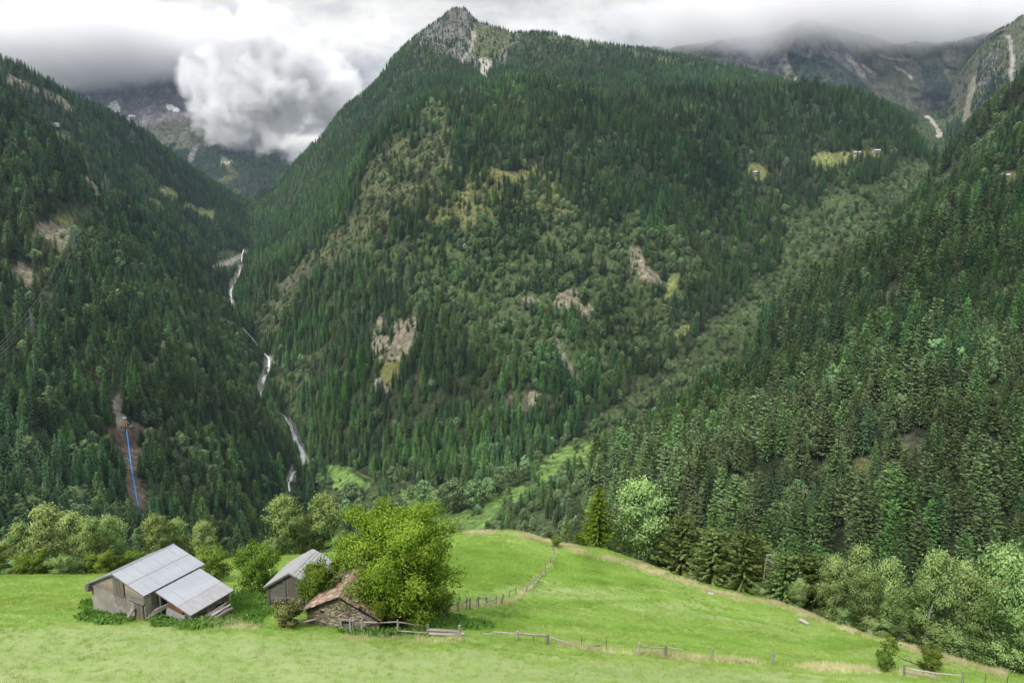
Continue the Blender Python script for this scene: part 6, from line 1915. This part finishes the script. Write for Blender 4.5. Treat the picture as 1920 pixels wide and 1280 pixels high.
EL = wq.math('ADD', EL, wq.math('MULTIPLY', wq.math('SUBTRACT', n1, .5), .16))


def azel(x, y):
    v = PV(x, y, 1).normalized()
    return math.atan2(v.x, v.y), math.asin(v.z)


CLOUD = wq.math('MULTIPLY_ADD', wq.math('SUBTRACT', n1, .5), 1.6, .60)
CLOUD = wq.math('MULTIPLY_ADD', wq.math('SUBTRACT', n2, .5), 1.5, CLOUD)
# cloud masses of this sky: (photo column, row, half width, half height, brighter or darker)
for x, y, sx, sy, k in ((250, 110, 190, 55, -.42), (150, 15, 240, 34, .35), (520, 60, 150, 80, .35), (520, 200, 100, 90, .30), (655, 120, 45, 45, -.22), (760, 30, 110, 50, .2),
                        (1060, 20, 130, 40, .22), (1260, 50, 160, 40, -.20), (1600, 40, 170, 35, -.20), (1880, 10, 90, 30, .05), (1720, 75, 100, 22, .10), (60, 90, 90, 40, -.1)):
    a0, e0 = azel(x, y)
    u = wq.math('DIVIDE', wq.math('SUBTRACT', AZ, a0), sx / F); v = wq.math('DIVIDE', wq.math('SUBTRACT', EL, e0), sy / F)
    r2 = wq.math('ADD', wq.math('MULTIPLY', u, u), wq.math('MULTIPLY', v, v))
    g = wq.math('POWER', 2.718, wq.math('MULTIPLY', r2, -.5))
    CLOUD = wq.math('MULTIPLY_ADD', g, k, CLOUD)
# an overcast sky is brightest overhead
ZEN = wq.rng(sp_.outputs[2], 0.27, 0.80, .74, 2.8)
LOW = wq.rng(sp_.outputs[2], -0.25, 0.0, 0.25, 1.0)
CLOUD = wq.math('MAXIMUM', CLOUD, .22)
ccol = wq.mix(wq.rng(CLOUD, .3, .95), (.86, .92, 1.0), (1.0, .99, .97))
bg2 = wt.nodes.new('ShaderNodeBackground'); wq.put(bg2.inputs[0], ccol)
wq.put(bg2.inputs[1], wq.math('MULTIPLY', wq.math('MULTIPLY', CLOUD, ZEN), LOW))
ms = wt.nodes.new('ShaderNodeMixShader'); ms.inputs[0].default_value = .95
wt.links.new(bg1.outputs[0], ms.inputs[1]); wt.links.new(bg2.outputs[0], ms.inputs[2]); wt.links.new(ms.outputs[0], wo.inputs[0])

# the air: one closed box, everything up to the main peak inside it, clouds and the far ranges beyond
HZ = MB(); x0, x1, y0_, y1_, z0, z1 = -3600, 3600, -60, 4440, -452, 945
HZ.box(((x0 + x1) / 2, (y0_ + y1_) / 2, (z0 + z1) / 2), (x1 - x0, y1_ - y0_, z1 - z0))
hm = NT('air')
pv = hm.n('VolumePrincipled'); pv.inputs['Color'].default_value = (.58, .74, .97, 1); pv.inputs['Density'].default_value = 2.6e-5; pv.inputs['Anisotropy'].default_value = .2
hm.t.links.new(pv.outputs[0], hm.out.inputs['Volume'])
hz = HZ.build('haze', hm.mat); hz['kind'] = 'stuff'; hz['label'] = 'thin bluish air between the meadow and the mountains'; hz.display_type = 'WIRE'


def cloud_volume(name, c, size, dens, scale, thr, soft, seed, label, wisp=.5, rot=0.0, step=.2, warp=.3):
    """a real cloud: an uneven body of scattering droplets"""
    bpy_me = bpy.data.meshes.new(name)
    b = MB(); b.box((0, 0, 0), (2, 2, 2))
    q = NT(name + '_vapour')
    tc_ = q.t.nodes.new('ShaderNodeTexCoord')
    v = tc_.outputs['Object']
    mpn = q.n('Mapping'); q.t.links.new(v, mpn.inputs[0]); mpn.inputs['Scale'].default_value = (size[0] / scale, size[1] / scale, size[2] / scale); mpn.inputs['Location'].default_value = (seed, seed * 1.7, 0)
    nz = q.noise(1.0, 9, .62, mpn.outputs[0], .5)
    wn = q.n('TexNoise'); wn.inputs['Scale'].default_value = 1.4; wn.inputs['Detail'].default_value = 3
    wm = q.n('Mapping'); q.t.links.new(v, wm.inputs[0]); wm.inputs['Location'].default_value = (seed * 2.3, seed, seed * .7); q.t.links.new(wm.outputs[0], wn.inputs[0])
    wv = q.n('VectorMath', operation='MULTIPLY_ADD'); q.t.links.new(wn.outputs[1], wv.inputs[0]); wv.inputs[1].default_value = (warp,) * 3; q.t.links.new(v, wv.inputs[2])
    ws = q.n('VectorMath', operation='SUBTRACT'); q.t.links.new(wv.outputs[0], ws.inputs[0]); ws.inputs[1].default_value = (warp * .5,) * 3
    ln = q.n('VectorMath', operation='LENGTH'); q.t.links.new(ws.outputs[0], ln.inputs[0])
    rl = q.n('VectorMath', operation='LENGTH'); q.t.links.new(v, rl.inputs[0])
    fall = q.math('MULTIPLY', q.rng(ln.outputs['Value'], wisp, 1.0, 1.0, 0.0), q.rng(rl.outputs['Value'], 1.0, .8, 0, 1))
    val = q.math('ADD', q.math('MULTIPLY', fall, 1.0), q.math('MULTIPLY', q.math('SUBTRACT', nz, .5), 1.9))
    dn = q.rng(val, thr, thr + soft, 0, dens)
    dn = q.math('MULTIPLY', dn, q.rng(fall, 0, .12))
    pvv = q.n('VolumePrincipled'); pvv.inputs['Color'].default_value = (.975, .975, .98, 1); pvv.inputs['Anisotropy'].default_value = 0.0
    q.put(pvv.inputs['Density'], dn)
    q.t.links.new(pvv.outputs[0], q.out.inputs['Volume']); q.mat.cycles.volume_step_rate = step
    o = b.build(name, q.mat); o.location = c; o.scale = size; o.rotation_euler = (0, 0, rot)
    tag(o, label, 'cloud', None, 'stuff')
    return o


if CLOUDS:
    for x, y, d_, sz, sd_, k_, lb in ((500, 180, 5500, (860, 480, 850), 3.1, .023, 'white billowing cloud filling the side valley in front of the far snow-patched mountain'),
                                      (425, 240, 5450, (380, 260, 330), 5.9, .012, 'thin torn wisp at the left edge of the billowing cloud'),
                                      (575, 275, 5350, (460, 260, 210), 13.7, .014, 'low white wisp lying on the forested ridge under the billowing cloud'),
                                      (590, 190, 6000, (520, 400, 620), 11.3, .018, 'soft white cloud at the left flank of the main peak')):
        cloud_volume('cloud', PV(x, y, d_), sz, k_, 260, .44, .42, sd_, lb, .10, step=.16, warp=1.5)
    c = PV(200, 82, 6900); cloud_volume('cloud', c, (1500, 1100, 520), .006, 900, .30, .7, 8.4, 'grey cloud deck hiding the top of the far snow-patched mountain', .55)
    c = PV(1560, 36, 5350); cloud_volume('cloud', c, (2050, 950, 420), .0045, 600, .30, .7, 5.2, 'grey cloud deck lying on the ridges at the upper right', .6)

SC.view_settings.view_transform = 'Standard'; SC.view_settings.look = 'None'
SC.view_settings.exposure = 0.36; SC.view_settings.gamma = 1.0; SC.view_settings.use_curve_mapping = False
cy = SC.cycles
cy.use_denoising = True
cy.max_bounces = 12; cy.diffuse_bounces = 2; cy.glossy_bounces = 2; cy.transmission_bounces = 4; cy.transparent_max_bounces = 8; cy.volume_bounces = 5
cy.volume_max_steps = 96
cy.use_adaptive_sampling = True; cy.adaptive_threshold = 0.03
